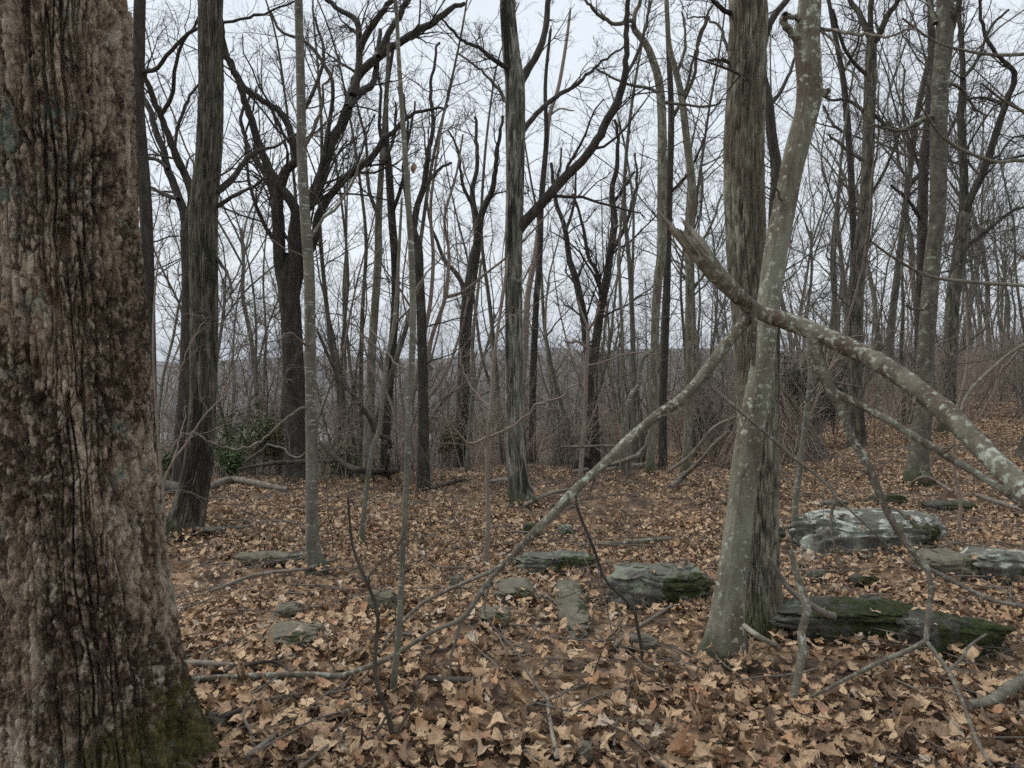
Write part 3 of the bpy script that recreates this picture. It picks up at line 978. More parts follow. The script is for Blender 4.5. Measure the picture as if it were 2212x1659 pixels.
traced_tree('oak_tree', 'thick straight grey-green trunk directly behind the leaning smooth tree', M['grey'],
            [(1645, 1345, 100), (1643, 1290, 84), (1638, 1200, 80), (1638, 1000, 80), (1634, 800, 80), (1620, 640, 78), (1612, 547, 78), (1608, 420, 79), (1607, 300, 78), (1612, 180, 74), (1615, 80, 73), (1615, 0, 72)],
            [([(1580, 30, 11), (1555, 15, 10), (1520, -20, 8), (1480, -60, 6)], -0.3), ([(1575, 135, 8), (1550, 128, 7), (1525, 131, 4)], -0.2), ([(1578, 125, 7), (1555, 60, 6), (1520, 40, 4), (1480, 35, 3)], 0.6)],
            sides=120, rings=300, crown_mat=M['dark'], barkspec=(28, 0.13, 0.024), roots=[(0.6, 0.3), (-0.8, 0.4)], flare=0.1, ext=5, seed=28, lv=(5, 4, 4), side_n=3, side_len=0.8)

TREE7 = traced_tree('maple_tree', 'leaning smooth grey tree with a kinked trunk, broken limb hung across it', M['smooth'],
                    [(1566, 1408, 92), (1568, 1370, 80), (1573, 1310, 68), (1587, 1206, 62), (1598, 1110, 56), (1613, 986, 57), (1632, 880, 55), (1646, 790, 48), (1655, 700, 46), (1665, 620, 46), (1676, 540, 48), (1690, 470, 47), (1704, 400, 46), (1714, 350, 47), (1727, 300, 48), (1741, 250, 47), (1749, 205, 52), (1748, 160, 50), (1744, 110, 52), (1743, 70, 53), (1750, 0, 45)],
                    [([(1722, 88, 16), (1708, 70, 15), (1700, 55, 15), (1690, 38, 13)], -0.1), ([(1735, 48, 12), (1715, 38, 11), (1692, 34, 10)], -0.05), ([(1757, 205, 22), (1775, 202, 18), (1785, 199, 12)], 0.0),
                     ([(1700, 445, 6), (1685, 425, 5), (1672, 395, 4), (1665, 350, 3)], -0.2), ([(1770, 62, 8), (1810, 68, 8), (1860, 74, 7), (1918, 77, 5), (1990, 60, 4)], -0.5), ([(1765, 60, 6), (1800, 90, 5), (1850, 170, 4), (1900, 230, 3)], -0.3)],
                    sides=64, rings=220, barkspec=(14, 0.5, 0.004), roots=[(-0.95, 0.55), (0.85, 0.3), (0.05, 0.22), (2.2, 0.4)], flare=0.05, ext=3.5, seed=29, lv=(3, 3, 3), side_n=3, side_len=0.6, rmin=0.0012)

traced_tree('oak_tree', 'narrow upright trunk behind the lower end of the sloping branch, right of the shaggy tree', M['grey'],
            [(1404, 1023, 20), (1408, 940, 18), (1412, 820, 17), (1416, 686, 18), (1422, 600, 20), (1429, 547, 21), (1430, 433, 20), (1430, 267, 19), (1424, 180, 18), (1410, 130, 16), (1395, 95, 15), (1368, 62, 13)],
            [([(1370, 65, 11), (1366, 45, 10), (1335, 52, 9), (1312, 45, 8), (1280, 20, 7), (1250, -20, 5)], -0.5), ([(1368, 62, 10), (1372, 30, 9), (1385, 0, 8), (1400, -60, 6)], 0.3), ([(1430, 205, 8), (1400, 190, 7), (1350, 180, 6), (1290, 150, 4)], 0.5), ([(1428, 220, 8), (1470, 225, 6), (1530, 230, 5), (1570, 215, 3)], 0.3)],
            sides=20, rings=60, seed=30, lv=(7, 6, 5), side_n=6)

traced_tree('oak_tree', 'dark trunk partly hidden behind the narrow upright one near center', M['dark'],
            [(1432, 1000, 18), (1432, 870, 17), (1438, 700, 16), (1442, 553, 16), (1446, 400, 15), (1450, 250, 13), (1444, 100, 11), (1440, 0, 9)],
            [([(1450, 260, 8), (1480, 200, 7), (1500, 120, 5), (1530, 40, 4)], 0.5), ([(1444, 420, 7), (1490, 370, 6), (1520, 300, 4)], -0.5)],
            d=13.5, sides=16, rings=40, seed=31, ext=2, lv=(7, 6, 5))

traced_tree('maple_tree', 'wavy grey trunk left of the thick grey-green trunk', M['grey'],
            [(1480, 1010, 18), (1487, 900, 17), (1490, 760, 17), (1489, 620, 17), (1491, 483, 18), (1495, 400, 17), (1485, 317, 16), (1474, 220, 15), (1462, 160, 13), (1446, 100, 11), (1440, 20, 9)],
            [([(1474, 225, 8), (1500, 160, 7), (1510, 80, 6), (1540, 10, 5)], -0.5), ([(1462, 160, 7), (1480, 100, 6), (1475, 30, 4)], 0.4), ([(1490, 560, 7), (1530, 500, 6), (1560, 420, 4)], 0.5)],
            d=12.0, sides=18, rings=50, seed=32, ext=2, lv=(7, 6, 5))

traced_tree('oak_tree', 'dark bent trunk showing between the grey-green trunk and the leaning smooth tree', M['dark'],
            [(1668, 980, 26), (1672, 800, 25), (1672, 640, 24), (1672, 467, 24), (1678, 367, 23), (1668, 300, 22), (1660, 217, 20), (1645, 150, 19), (1650, 90, 17), (1668, 40, 15), (1700, 0, 12)],
            [([(1662, 230, 9), (1690, 190, 8), (1720, 120, 6), (1740, 60, 4)], 0.8), ([(1650, 95, 10), (1635, 40, 9), (1640, -20, 7)], 0.3)],
            d=9.5, sides=18, rings=50, seed=33, ext=2, lv=(7, 6, 5), side_n=4)

traced_tree('oak_tree', 'mossy dark trunk forking at the top of the picture, right of the leaning smooth tree', M['furrow'],
            [(1851, 920, 32), (1848, 853, 28), (1848, 753, 28), (1850, 653, 28), (1857, 553, 29), (1868, 467, 27), (1874, 367, 25), (1877, 267, 24), (1880, 167, 24), (1883, 83, 19)],
            [([(1882, 90, 14), (1858, 33, 12), (1835, 0, 10), (1810, -60, 7)], 0.5), ([(1885, 95, 15), (1898, 77, 14), (1918, 33, 13), (1942, 0, 10), (1970, -60, 7)], -0.5), ([(1882, 85, 13), (1880, 30, 12), (1882, 0, 11), (1890, -80, 8)], 0.0),
             ([(1870, 160, 8), (1840, 130, 8), (1815, 80, 7), (1800, 20, 5)], -0.7), ([(1866, 240, 8), (1830, 215, 7), (1790, 215, 5), (1760, 190, 3)], 0.7), ([(1880, 240, 8), (1930, 280, 8), (1980, 270, 6), (2030, 230, 4)], -0.6), ([(1862, 345, 8), (1825, 320, 7), (1790, 290, 5)], 0.4),
             ([(1882, 420, 7), (1910, 370, 7), (1940, 300, 5), (1950, 240, 4)], 0.5)],
            d=14.0, sides=40, rings=90, barkspec=(16, 0.14, 0.013), seed=34, lv=(8, 6, 5), side_n=8)

traced_tree('oak_tree', 'slim pole-like trunk just left of the mossy forking one', M['dark'],
            [(1850, 900, 16), (1850, 700, 15), (1845, 547, 14), (1838, 367, 14), (1832, 283, 14), (1825, 200, 13), (1815, 133, 11), (1802, 67, 10), (1790, 0, 8)],
            [([(1832, 290, 7), (1800, 270, 6), (1780, 230, 5)], 0.5), ([(1820, 160, 6), (1850, 100, 5), (1860, 40, 4)], -0.5)],
            d=16.0, sides=14, rings=40, seed=35, ext=2, lv=(8, 6, 6), side_n=8)

traced_tree('maple_tree', 'tall mottled grey trunk crossed by the hung broken limb, on the right', M['mottle'],
            [(1981, 1036, 50), (1984, 1000, 42), (1988, 953, 39), (1995, 886, 38), (1998, 786, 34), (2005, 686, 33), (2015, 553, 32), (2025, 467, 32), (2027, 367, 33), (2028, 267, 33), (2032, 167, 34), (2040, 83, 34), (2042, 0, 34)],
            [([(2022, 50, 12), (2005, 0, 10), (1990, -60, 8)], 0.5), ([(2055, 60, 12), (2070, 15, 11), (2085, -40, 8)], -0.4), ([(2020, 250, 9), (1990, 258, 8), (1960, 275, 7), (1935, 282, 6), (1880, 270, 5), (1840, 300, 3)], -0.8),
             ([(2040, 180, 9), (2075, 190, 7), (2110, 240, 5), (2130, 250, 4)], 0.5), ([(2012, 640, 7), (1990, 670, 6), (1960, 660, 4)], -0.5)],
            sides=50, rings=140, barkspec=(16, 0.10, 0.006), roots=[(-0.9, 0.3), (0.7, 0.2)], flare=0.15, seed=36, ext=4, lv=(8, 6, 6), side_n=8, side_len=1.5)

traced_tree('oak_tree', 'dark trunk tucked close behind the tall mottled grey one', M['dark'],
            [(1985, 900, 24), (1988, 700, 22), (1992, 547, 21), (1995, 367, 20), (2005, 267, 18), (2012, 120, 15), (2010, 0, 12)],
            [([(1995, 380, 9), (1970, 320, 8), (1950, 240, 6), (1955, 150, 4)], 0.8), ([(1992, 480, 8), (1960, 430, 7), (1925, 400, 5)], -0.6)],
            d=18.0, sides=16, rings=40, seed=37, ext=3, lv=(8, 6, 6), side_n=8)

traced_tree('oak_tree', 'forked mossy tree with a crooked bulging limb arching toward the right edge', M['furrow'],
            [(2047, 890, 30), (2052, 786, 27), (2058, 653, 27), (2072, 553, 28), (2082, 470, 27)],
            [([(2082, 475, 21), (2082, 433, 19), (2082, 380, 18), (2078, 300, 17), (2076, 250, 15), (2080, 167, 12), (2076, 83, 10), (2068, 0, 8), (2060, -60, 6)], 0.5),
             ([(2084, 470, 19), (2094, 433, 17), (2126, 367, 16), (2148, 300, 15), (2172, 227, 14), (2188, 183, 12), (2190, 153, 11), (2164, 127, 9), (2136, 93, 8), (2120, 33, 7), (2114, -10, 6)], -0.8),
             ([(2172, 228, 9), (2150, 218, 8), (2120, 212, 6), (2085, 216, 4)], 0.5), ([(2080, 170, 8), (2110, 130, 7), (2140, 60, 6), (2180, 20, 5)], 0.5), ([(2140, 350, 9), (2180, 345, 7), (2230, 330, 5)], -0.4), ([(2080, 540, 10), (2130, 500, 9), (2180, 460, 7), (2230, 440, 5)], 0.6)],
            d=16.0, sides=34, rings=60, barkspec=(16, 0.14, 0.012), seed=38, lv=(8, 6, 5), side_n=5)

traced_tree('oak_tree', 'v-shaped pair of dark stems from one base, left of the sloping branch', M['dark'],
            [(1280, 960, 30), (1278, 860, 28), (1277, 770, 30)],
            [([(1272, 775, 18), (1266, 736, 17), (1262, 690, 17), (1252, 640, 16), (1243, 600, 15), (1230, 560, 13), (1222, 500, 11), (1200, 430, 9), (1190, 350, 7)], 0.5),
             ([(1283, 775, 20), (1288, 736, 19), (1294, 690, 18), (1303, 640, 18), (1312, 590, 17), (1317, 553, 16), (1328, 480, 15), (1322, 420, 12), (1335, 340, 9), (1330, 260, 6)], -0.6),
             ([(1300, 650, 10), (1290, 590, 9), (1270, 553, 9), (1262, 500, 7), (1240, 420, 5)], 0.3), ([(1320, 545, 9), (1350, 490, 8), (1375, 400, 6), (1372, 330, 4)], 0.4), ([(1323, 440, 8), (1345, 410, 7), (1370, 370, 5)], -0.5), ([(1222, 500, 7), (1240, 440, 6), (1245, 360, 4)], 0.4)],
            d=16.5, sides=18, rings=30, seed=39, lv=(8, 6, 6), side_n=0)

traced_tree('oak_tree', 'stout dark trunk with a heavy low fork, left of the shaggy tree', M['dark'],
            [(998, 960, 28), (1000, 850, 27), (1003, 760, 26), (1009, 660, 26), (1018, 600, 25), (1028, 540, 22)],
            [([(1028, 545, 18), (1031, 500, 17), (1024, 450, 14), (1020, 420, 12), (1030, 350, 9), (1028, 250, 6)], 0.5), ([(1029, 540, 18), (1036, 480, 16), (1050, 440, 14), (1066, 400, 12), (1074, 330, 9), (1085, 250, 6)], -0.5), ([(1012, 640, 11), (985, 590, 10), (960, 560, 8), (930, 480, 6), (920, 400, 4)], 0.5), ([(1024, 450, 8), (1000, 400, 7), (990, 330, 5), (970, 280, 4)], -0.4)],
            d=15.0, sides=20, rings=40, seed=40, lv=(8, 6, 6), side_n=4)

traced_tree('oak_tree', 'straight trunk left of a close twin pair, beyond the slender lichened sapling', M['grey'],
            [(795, 960, 22), (800, 853, 19), (804, 753, 18), (813, 620, 17), (817, 553, 17), (818, 467, 15), (826, 333, 12), (835, 200, 9), (840, 80, 6)],
            [([(818, 470, 9), (795, 400, 8), (790, 300, 6), (770, 220, 4)], 0.5), ([(824, 360, 8), (850, 300, 7), (855, 220, 5)], -0.4)],
            d=12.0, sides=18, rings=50, seed=41, lv=(7, 6, 5), side_n=7)
traced_tree('oak_tree', 'dark half of a close twin pair, behind the thin straight sapling', M['dark'],
            [(832, 960, 20), (837, 886, 19), (846, 770, 18), (854, 653, 18), (853, 553, 18), (847, 480, 17), (840, 367, 16), (834, 300, 13), (835, 200, 10), (850, 100, 7)],
            [([(838, 340, 9), (820, 280, 8), (822, 200, 6), (810, 120, 4)], 0.5), ([(848, 460, 9), (870, 390, 8), (880, 310, 6), (900, 220, 4)], -0.5)],
            d=12.6, sides=18, rings=50, seed=42, lv=(7, 6, 5), side_n=6)
traced_tree('oak_tree', 'crooked dark trunk splitting above eye level, behind the red stemmed shrub', M['dark'],
            [(915, 950, 24), (914, 850, 22), (911, 700, 21), (906, 600, 20), (904, 540, 19), (893, 500, 18)],
            [([(893, 505, 15), (900, 450, 14), (917, 400, 13), (922, 350, 12), (935, 270, 9), (930, 180, 7), (950, 90, 5)], 0.5), ([(890, 500, 11), (880, 440, 10), (872, 360, 8), (880, 280, 6), (870, 200, 4)], -0.4), ([(917, 405, 8), (945, 370, 7), (975, 350, 5)], 0.3)],
            d=11.0, sides=18, rings=44, seed=43, lv=(7, 6, 5), side_n=6)

traced_tree('dead_tree', 'pinkish-grey barkless pole right beside the shaggy trunk', M['redstem'],
            [(1143, 992, 20), (1136, 953, 17), (1128, 853, 16), (1134, 753, 15), (1140, 640, 13), (1157, 547, 12), (1170, 433, 11), (1180, 320, 10), (1187, 250, 9), (1206, 190, 8), (1222, 100, 7), (1232, 20, 5)], [([(1187, 250, 5), (1210, 235, 4), (1240, 240, 3)], -0.3)],
            sides=16, rings=60, seed=44, lv=(4, 3), side_n=4, side_len=0.8)
traced_tree('oak_tree', 'plain dark pole trunk next to the pinkish barkless one', M['dark'],
            [(1150, 930, 16), (1152, 803, 15), (1158, 660, 14), (1166, 553, 13), (1170, 420, 12), (1180, 300, 10), (1178, 180, 8), (1190, 60, 6)], [([(1168, 450, 8), (1200, 400, 6), (1215, 320, 4)], 0.5)],
            d=14.5, sides=14, rings=40, seed=45, lv=(7, 6, 5), side_n=8)


# ------------------------------------------------------------------ saplings and shrubs of the clearing
def sapling(label, mat, trunk, limbs=(), seed=1, group=None, name='sapling', **kw):
    kw.setdefault('lv', (4, 3, 3))
    kw.setdefault('side_n', 8)
    kw.setdefault('side_len', 0.5)
    kw.setdefault('rmin', 0.0011)
    return traced_tree(name, label, mat, trunk, limbs, sides=12, rings=44, flare=0.1, sink=0.05, seed=seed, cat='sapling', group=group, **kw)


sapling('thin reddish sapling with a long wavy side branch, left of the shaggy trunk', M['redstem'],
        [(1048, 1226, 14), (1053, 1160, 11), (1054, 1099, 10), (1052, 1020, 10), (1054, 946, 9.5), (1060, 886, 9), (1065, 803, 8), (1074, 720, 7), (1087, 636, 6), (1096, 560, 5)],
        [([(1054, 944, 6), (1090, 930, 6), (1137, 900, 5.5), (1160, 874, 5), (1214, 856, 4), (1240, 830, 3)], -0.4), ([(1053, 944, 6), (1014, 958, 5.5), (985, 930, 5), (960, 905, 3), (930, 900, 2)], -0.3), ([(1060, 880, 5), (1030, 850, 4), (1000, 800, 3), (990, 740, 2)], 0.3)], seed=51)
sapling('pale speckled sapling with a slight s-bend, right of the slender lichened one', M['pale'],
        [(780, 1175, 12), (785, 1120, 11), (795, 1030, 10.5), (806, 965, 10), (820, 925, 10), (825, 870, 10), (837, 770, 9.5), (850, 710, 9), (857, 636, 8.5), (862, 540, 7), (868, 430, 5)],
        [([(838, 770, 5), (800, 740, 4), (760, 700, 3)], 0.3), ([(852, 700, 5), (890, 660, 4), (915, 600, 3)], -0.3)], seed=52)
sapling('straight light brown sapling in front of the v-shaped dark stems', M['redstem'],
        [(1252, 1072, 12), (1255, 1010, 10), (1258, 970, 9.5), (1264, 886, 9), (1267, 786, 9), (1270, 715, 8), (1262, 690, 6), (1247, 650, 5)],
        [([(1270, 715, 6), (1285, 690, 5), (1300, 650, 4)], -0.2), ([(1270, 755, 6), (1250, 738, 6), (1224, 740, 5)], -0.2), ([(1266, 800, 5), (1240, 770, 4), (1205, 745, 3)], 0.3), ([(1268, 790, 5), (1310, 780, 4), (1350, 765, 4), (1420, 762, 3)], -0.3)], seed=53)
sapling('pale birch-like sapling far left of the shaggy trunk, standing by the crest', M['pale'],
        [(1010, 990, 10), (1017, 903, 9), (1024, 820, 9), (1021, 740, 8), (1030, 650, 7), (1040, 560, 5)], [], seed=54, d=13)
sapling('bent sapling with a hooked swan-neck top, in front of the narrow upright trunk', M['pale'],
        [(1358, 950, 11), (1352, 920, 11), (1356, 880, 11), (1365, 850, 11), (1378, 835, 11), (1382, 800, 11), (1388, 775, 10), (1408, 757, 9)], [], seed=55, d=10.5, side_n=2)
sapling('slim dark-footed sapling with smooth grey upper stem, near the hooked one', M['grey'],
        [(1345, 985, 11), (1344, 930, 9), (1346, 860, 7), (1345, 740, 7), (1340, 640, 7), (1338, 540, 6), (1345, 430, 5)], [], seed=56, d=11.5)
sapling('light stemmed sapling rising between hung limb and root mound', M['pale'],
        [(1718, 1085, 14), (1727, 1020, 13), (1735, 950, 12), (1743, 880, 11), (1750, 820, 10), (1748, 760, 8), (1755, 700, 6)], [([(1745, 870, 5), (1700, 800, 4), (1690, 770, 3)], -0.3)], seed=57, d=6.5, side_n=4)
sapling('thin brown sapling at the far right in front of dense brush', M['redstem'],
        [(2068, 1160, 8), (2075, 1080, 7), (2060, 1000, 6), (2065, 900, 6), (2090, 780, 5), (2085, 640, 4)], [([(2062, 980, 4), (2090, 930, 4), (2130, 880, 4), (2180, 780, 4), (2240, 745, 4)], -0.4)], seed=58, d=6.8, side_n=4)
sapling('dark bare stem with one kink, in front of the pale speckled sapling', M['darklog'],
        [(850, 1605, 10), (838, 1545, 9), (812, 1470, 9), (812, 1400, 9), (816, 1330, 8), (800, 1275, 7.5), (778, 1225, 7), (760, 1170, 6), (752, 1075, 5)], [([(850, 1600, 6), (880, 1540, 5), (905, 1480, 4), (950, 1425, 3)], 0.2), ([(836, 1545, 6), (800, 1600, 5), (765, 1565, 4)], -0.2)], seed=59, side_n=3, side_len=0.3, lv=(2, 2))
sapling('short dark stem leaning left, beneath the sloping branch', M['darklog'],
        [(1388, 1412, 7), (1377, 1356, 7), (1368, 1314, 7), (1337, 1283, 7), (1304, 1246, 7), (1284, 1189, 7), (1250, 1106, 6), (1244, 1070, 5)], [], seed=60, side_n=2, side_len=0.25, lv=(2, 2))


sapling('thin brown stem hugging the right side of the massive oak', M['redstem'],
        [(354, 1095, 7), (346, 1000, 6), (337, 880, 5.5), (331, 760, 5), (334, 640, 4), (345, 540, 3)], [([(340, 920, 4), (370, 860, 3.5), (400, 770, 3), (440, 690, 2)], 0.2)], seed=62, d=6.2, side_n=6)
sapling('low twiggy bare shrub stem left of the furrowed trunk foot', M['redstem'],
        [(352, 1060, 6), (372, 1000, 5), (405, 955, 5), (440, 900, 4), (480, 860, 3)], [([(372, 1000, 4), (390, 940, 3), (400, 880, 2)], 0.2)], seed=63, d=6.6, side_n=5)


def red_shrub():
    base = ground_at(905, 1042)
    d = base[1]
    stems = [
        [(912, 1040, 13), (885, 960, 12), (888, 880, 11), (905, 790, 10), (917, 720, 10), (930, 650, 9), (936, 553, 8), (930, 450, 7), (945, 330, 5), (960, 240, 4)],
        [(905, 1042, 11), (900, 960, 10), (916, 860, 10), (930, 740, 9), (950, 680, 9), (963, 640, 9), (968, 590, 8), (970, 540, 7), (960, 470, 6), (985, 380, 5), (1000, 290, 4)],
        [(926, 1036, 12), (934, 980, 10), (950, 930, 8), (945, 900, 6)],
        [(907, 940, 10), (905, 905, 9), (915, 870, 9), (945, 835, 8), (970, 790, 7), (978, 770, 6), (1000, 700, 5), (1010, 640, 4)],
        [(918, 920, 9), (950, 875, 8), (970, 853, 7), (1010, 820, 5), (1030, 760, 4)],
        [(963, 642, 8), (1000, 630, 7), (1050, 590, 6), (1095, 555, 5), (1150, 500, 4), (1200, 440, 3)],
        [(895, 1035, 8), (868, 960, 7), (840, 860, 6), (800, 790, 5), (780, 720, 4)],
        [(935, 800, 6), (900, 740, 5), (870, 640, 4), (880, 520, 3)]]
    dd = [0.2, -0.4, 0.1, 0.3, -0.3, -0.6, 0.4, -0.2]
    root = thing('shrub', base, 'tall many-stemmed shrub with red-brown stems behind the thin straight sapling', 'shrub')
    rng = np.random.default_rng(61)
    lim = []
    for s, e in zip(stems, dd):
        P, R = px_path(s, d, d + e)
        P, R = resample(P, R, 30)
        if s[0][1] > 1030:
            P[0][2] = min(P[0][2], float(hgt(P[0][0], P[0][1])) - 0.03)
        b = MB()
        tubes(b, P, R, 8, lump=0.1)
        b.build('stem', M['redstem'], root)
        lim.append((P, R))
    cb = MB()
    crown_from(cb, lim, (8, 4, 3), rng, 0.16, 0.08, rmin=0.0013)
    TRI['n'] += cb.tris_count()
    tag(cb.build('twigs', M['redstem'], root), kind='stuff')
    return root


RED_SHRUB = red_shrub()


# ------------------------------------------------------------------ the hung broken limb and its branches
def broken_limb():
    j = at(1636, 674, 3.86)
    root = thing('broken_limb', ground_at(1566, 1408), 'lichen-spotted broken limb hung across the leaning smooth tree, splintered end up', 'broken limb')
    rng = np.random.default_rng(71)
    DJ = 3.80

    def br(name, pts, mat=M['limb'], n=40, S=10, lump=0.12, cap=True):
        P, R = px_path(pts, DJ)
        if name != 'limb':                                   # nothing dips under the leaves
            P[:, 2] = np.maximum(P[:, 2], hgt(P[:, 0], P[:, 1]) + R * 0.6 + 0.025)
        P, R = resample(P, R, n)
        b = MB()
        tubes(b, P, R, S, cap=cap, lump=lump)
        TRI['n'] += b.tris_count()
        o = b.build(name, mat, root)
        if name in ('branch', 'twig'):
            P2, R2 = grow(P[None], R[None], 3, (0.2, 0.98), (30, 70), 0.2, -0.02, 0.16, 7, 0.4, 0.35, 0.0013, rng)
            R2 = np.minimum(R2, 0.005)
            P3, R3 = grow(P2, R2 * 0.8, 3, (0.2, 1), (30, 60), 0.45, 0, 0.16, 5, 0.6, 0.4, 0.0011, rng)
            tb = MB()
            tubes(tb, P2, R2, 4)
            tubes(tb, P3, R3, 3)
            tag(tb.build('side_twigs', mat, o, base=root.location), kind='stuff')
        return P, R

    # the splintered butt and the long limb that slopes down to the right
    br('butt', [(1497, 527, 42, 3.62), (1512, 546, 44, 3.64), (1545, 588, 42, 3.68), (1585, 630, 36, 3.73), (1615, 658, 34, 3.78), (1640, 676, 33, 3.80)], n=40, S=24, lump=0.10)
    for k in range(16):                                       # torn fibres of the break
        a = 2 * math.pi * k / 16
        c = at(1503, 535, 3.63)
        ax = nrm(at(1480, 505, 3.61) - at(1520, 556, 3.65))
        s1 = nrm(np.cross(ax, [0, 1, 0.0]))
        s2 = np.cross(ax, s1)
        o = (s1 * math.cos(a) + s2 * math.sin(a)) * (0.033 + 0.006 * rng.random())
        ln = 0.07 + 0.15 * rng.random() * (1.2 + math.sin(a + 1))
        P = np.array([c + o - ax * 0.06, c + o * 1.03, c + o * 1.05 + ax * ln * 0.6, c + o * 1.0 + ax * ln])
        b = MB()
        tubes(b, P, np.array([0.013, 0.014, 0.010, 0.002]), 5, lump=0.35)
        b.build('splinter', M['wood'], root)
    lp = [(1632, 671, 33, 3.80), (1660, 682, 35, 3.79), (1708, 697, 37, 3.74), (1775, 724, 38, 3.66), (1825, 746, 39, 3.58), (1875, 770, 40, 3.5), (1925, 800, 41, 3.4), (1975, 835, 42, 3.3), (2042, 888, 44, 3.16), (2108, 956, 46, 3.0), (2175, 1022, 47, 2.85), (2212, 1060, 48, 2.78), (2300, 1170, 47, 2.6), (2420, 1400, 46, 2.4), (2500, 1560, 44, 2.3)]
    br('limb', lp, n=110, S=26, lump=0.13)
    LP_, LR_ = resample(*px_path(lp, DJ), 60)
    for k in (9, 15, 22, 27, 33, 38):                         # snapped stubs along the limb
        a = rng.uniform(0, 6.28)
        dr = nrm(np.array([math.cos(a) * 0.5, -0.5, math.sin(a)]))
        b = MB()
        tubes(b, np.array([LP_[k], LP_[k] + dr * LR_[k] * 1.1, LP_[k] + dr * (LR_[k] + rng.uniform(0.015, 0.05))]), np.array([0.014, 0.011, 0.008]), 7, cap=True, lump=0.25)
        b.build('stub', M['limb'], root)
    lim = []
    # the branch that slopes down to the lower left
    lim.append(br('branch', [(1626, 676, 26, 3.80), (1600, 706, 25, 3.79), (1568, 744, 25, 3.78), (1528, 798, 24, 3.77), (1475, 860, 24, 3.76), (1420, 897, 22, 3.75), (1354, 953, 21, 3.74), (1304, 1003, 21, 3.73), (1237, 1063, 20, 3.72), (1200, 1106, 19, 3.7), (1154, 1149, 17, 3.68), (1114, 1193, 15, 3.66), (1090, 1217, 15, 3.65)], n=90, S=16))
    lim.append(br('branch', [(1092, 1215, 13, 3.65), (1070, 1239, 12, 3.65), (1054, 1256, 11, 3.64), (1027, 1299, 11, 3.63), (997, 1336, 11, 3.62), (937, 1363, 10, 3.6), (887, 1393, 11, 3.6), (837, 1423, 12, 3.6), (787, 1443, 12, 3.6), (737, 1459, 12.5, 3.6), (667, 1487, 13, 3.6), (600, 1499, 13, 3.58), (533, 1496, 12, 3.56), (467, 1504, 11, 3.54), (417, 1514, 10, 3.52)], n=90, S=12))
    lim.append(br('branch', [(1092, 1216, 11, 3.65), (1057, 1236, 10, 3.66), (1004, 1259, 9, 3.68), (924, 1296, 8.5, 3.7), (887, 1326, 8, 3.7), (847, 1369, 7, 3.7), (820, 1410, 5, 3.7)], n=40, S=8))
    # the branch that drops from the middle of the limb and its forks
    lim.append(br('branch', [(1757, 718, 34, 3.67), (1762, 755, 30, 3.66), (1772, 792, 26, 3.65), (1790, 832, 24, 3.63), (1808, 865, 21, 3.62), (1818, 890, 18, 3.6), (1835, 936, 17, 3.58), (1868, 993, 16, 3.55), (1892, 1046, 16, 3.52), (1917, 1106, 16, 3.5), (1942, 1149, 15, 3.48), (1968, 1186, 15, 3.45), (2003, 1228, 14, 3.42)], n=80, S=14))
    lim.append(br('branch', [(1806, 850, 16, 3.62), (1830, 860, 17, 3.6), (1858, 875, 17, 3.57), (1908, 902, 16, 3.5), (1958, 933, 16, 3.44), (2008, 962, 16, 3.38), (2058, 993, 16, 3.3), (2108, 1022, 16, 3.22), (2158, 1054, 15, 3.15), (2212, 1094, 14, 3.08), (2290, 1150, 11, 3.0)], n=70, S=12))
    lim.append(br('branch', [(2003, 1228, 12, 3.42), (2012, 1273, 12, 3.4), (2006, 1320, 12, 3.38), (2000, 1388, 11, 3.36)], n=24, S=9))
    lim.append(br('branch', [(2003, 1228, 11, 3.42), (2040, 1245, 11, 3.4), (2075, 1263, 11, 3.36), (2142, 1296, 10, 3.3), (2212, 1310, 9, 3.24), (2280, 1330, 7, 3.2)], n=30, S=9))
    lim.append(br('branch', [(2002, 1383, 11, 3.36), (1958, 1407, 10, 3.4), (1908, 1427, 10, 3.44), (1835, 1463, 9, 3.5), (1780, 1492, 8, 3.52), (1748, 1507, 6, 3.55)], n=40, S=9))
    lim.append(br('branch', [(2001, 1385, 10, 3.36), (2024, 1415, 10, 3.32), (2048, 1449, 10, 3.25), (2075, 1506, 9, 3.1), (2108, 1595, 9, 2.9), (2142, 1656, 8, 2.78)], n=40, S=9))
    lim.append(br('branch', [(2048, 1449, 7, 3.25), (2075, 1425, 7, 3.3), (2095, 1395, 6, 3.35), (2130, 1370, 5, 3.4)], n=20, S=8))
    # hanging twigs
    lim.append(br('twig', [(1529, 796, 8, 3.77), (1533, 815, 8, 3.76), (1540, 838, 8, 3.74), (1585, 876, 8, 3.7), (1608, 896, 8, 3.68), (1662, 942, 8, 3.64), (1708, 983, 8, 3.6), (1775, 1036, 8, 3.55), (1805, 1072, 8, 3.5), (1797, 1103, 7, 3.5), (1797, 1156, 6, 3.48), (1820, 1233, 5, 3.45)], n=60, S=7))
    lim.append(br('twig', [(1800, 1070, 5, 3.5), (1850, 1115, 5, 3.45), (1930, 1190, 4, 3.4), (1990, 1240, 4, 3.4)], n=30, S=6))
    lim.append(br('twig', [(1060, 1250, 6, 3.64), (1050, 1293, 6, 3.62), (1047, 1323, 5.5, 3.6), (1070, 1359, 5.5, 3.58), (1114, 1406, 5.5, 3.5), (1144, 1459, 5.5, 3.42), (1184, 1516, 5, 3.3), (1204, 1549, 4.5, 3.25), (1244, 1586, 4, 3.2)], n=50, S=6))
    lim.append(br('twig', [(996, 1336, 7, 3.62), (984, 1389, 6.5, 3.6), (974, 1416, 6, 3.58), (972, 1473, 5, 3.55)], n=24, S=6))
    br('twig', [(1629, 652, 13, 3.74), (1630, 690, 14, 3.75), (1629, 730, 12, 3.77), (1627, 790, 8, 3.80)], n=20, S=9)
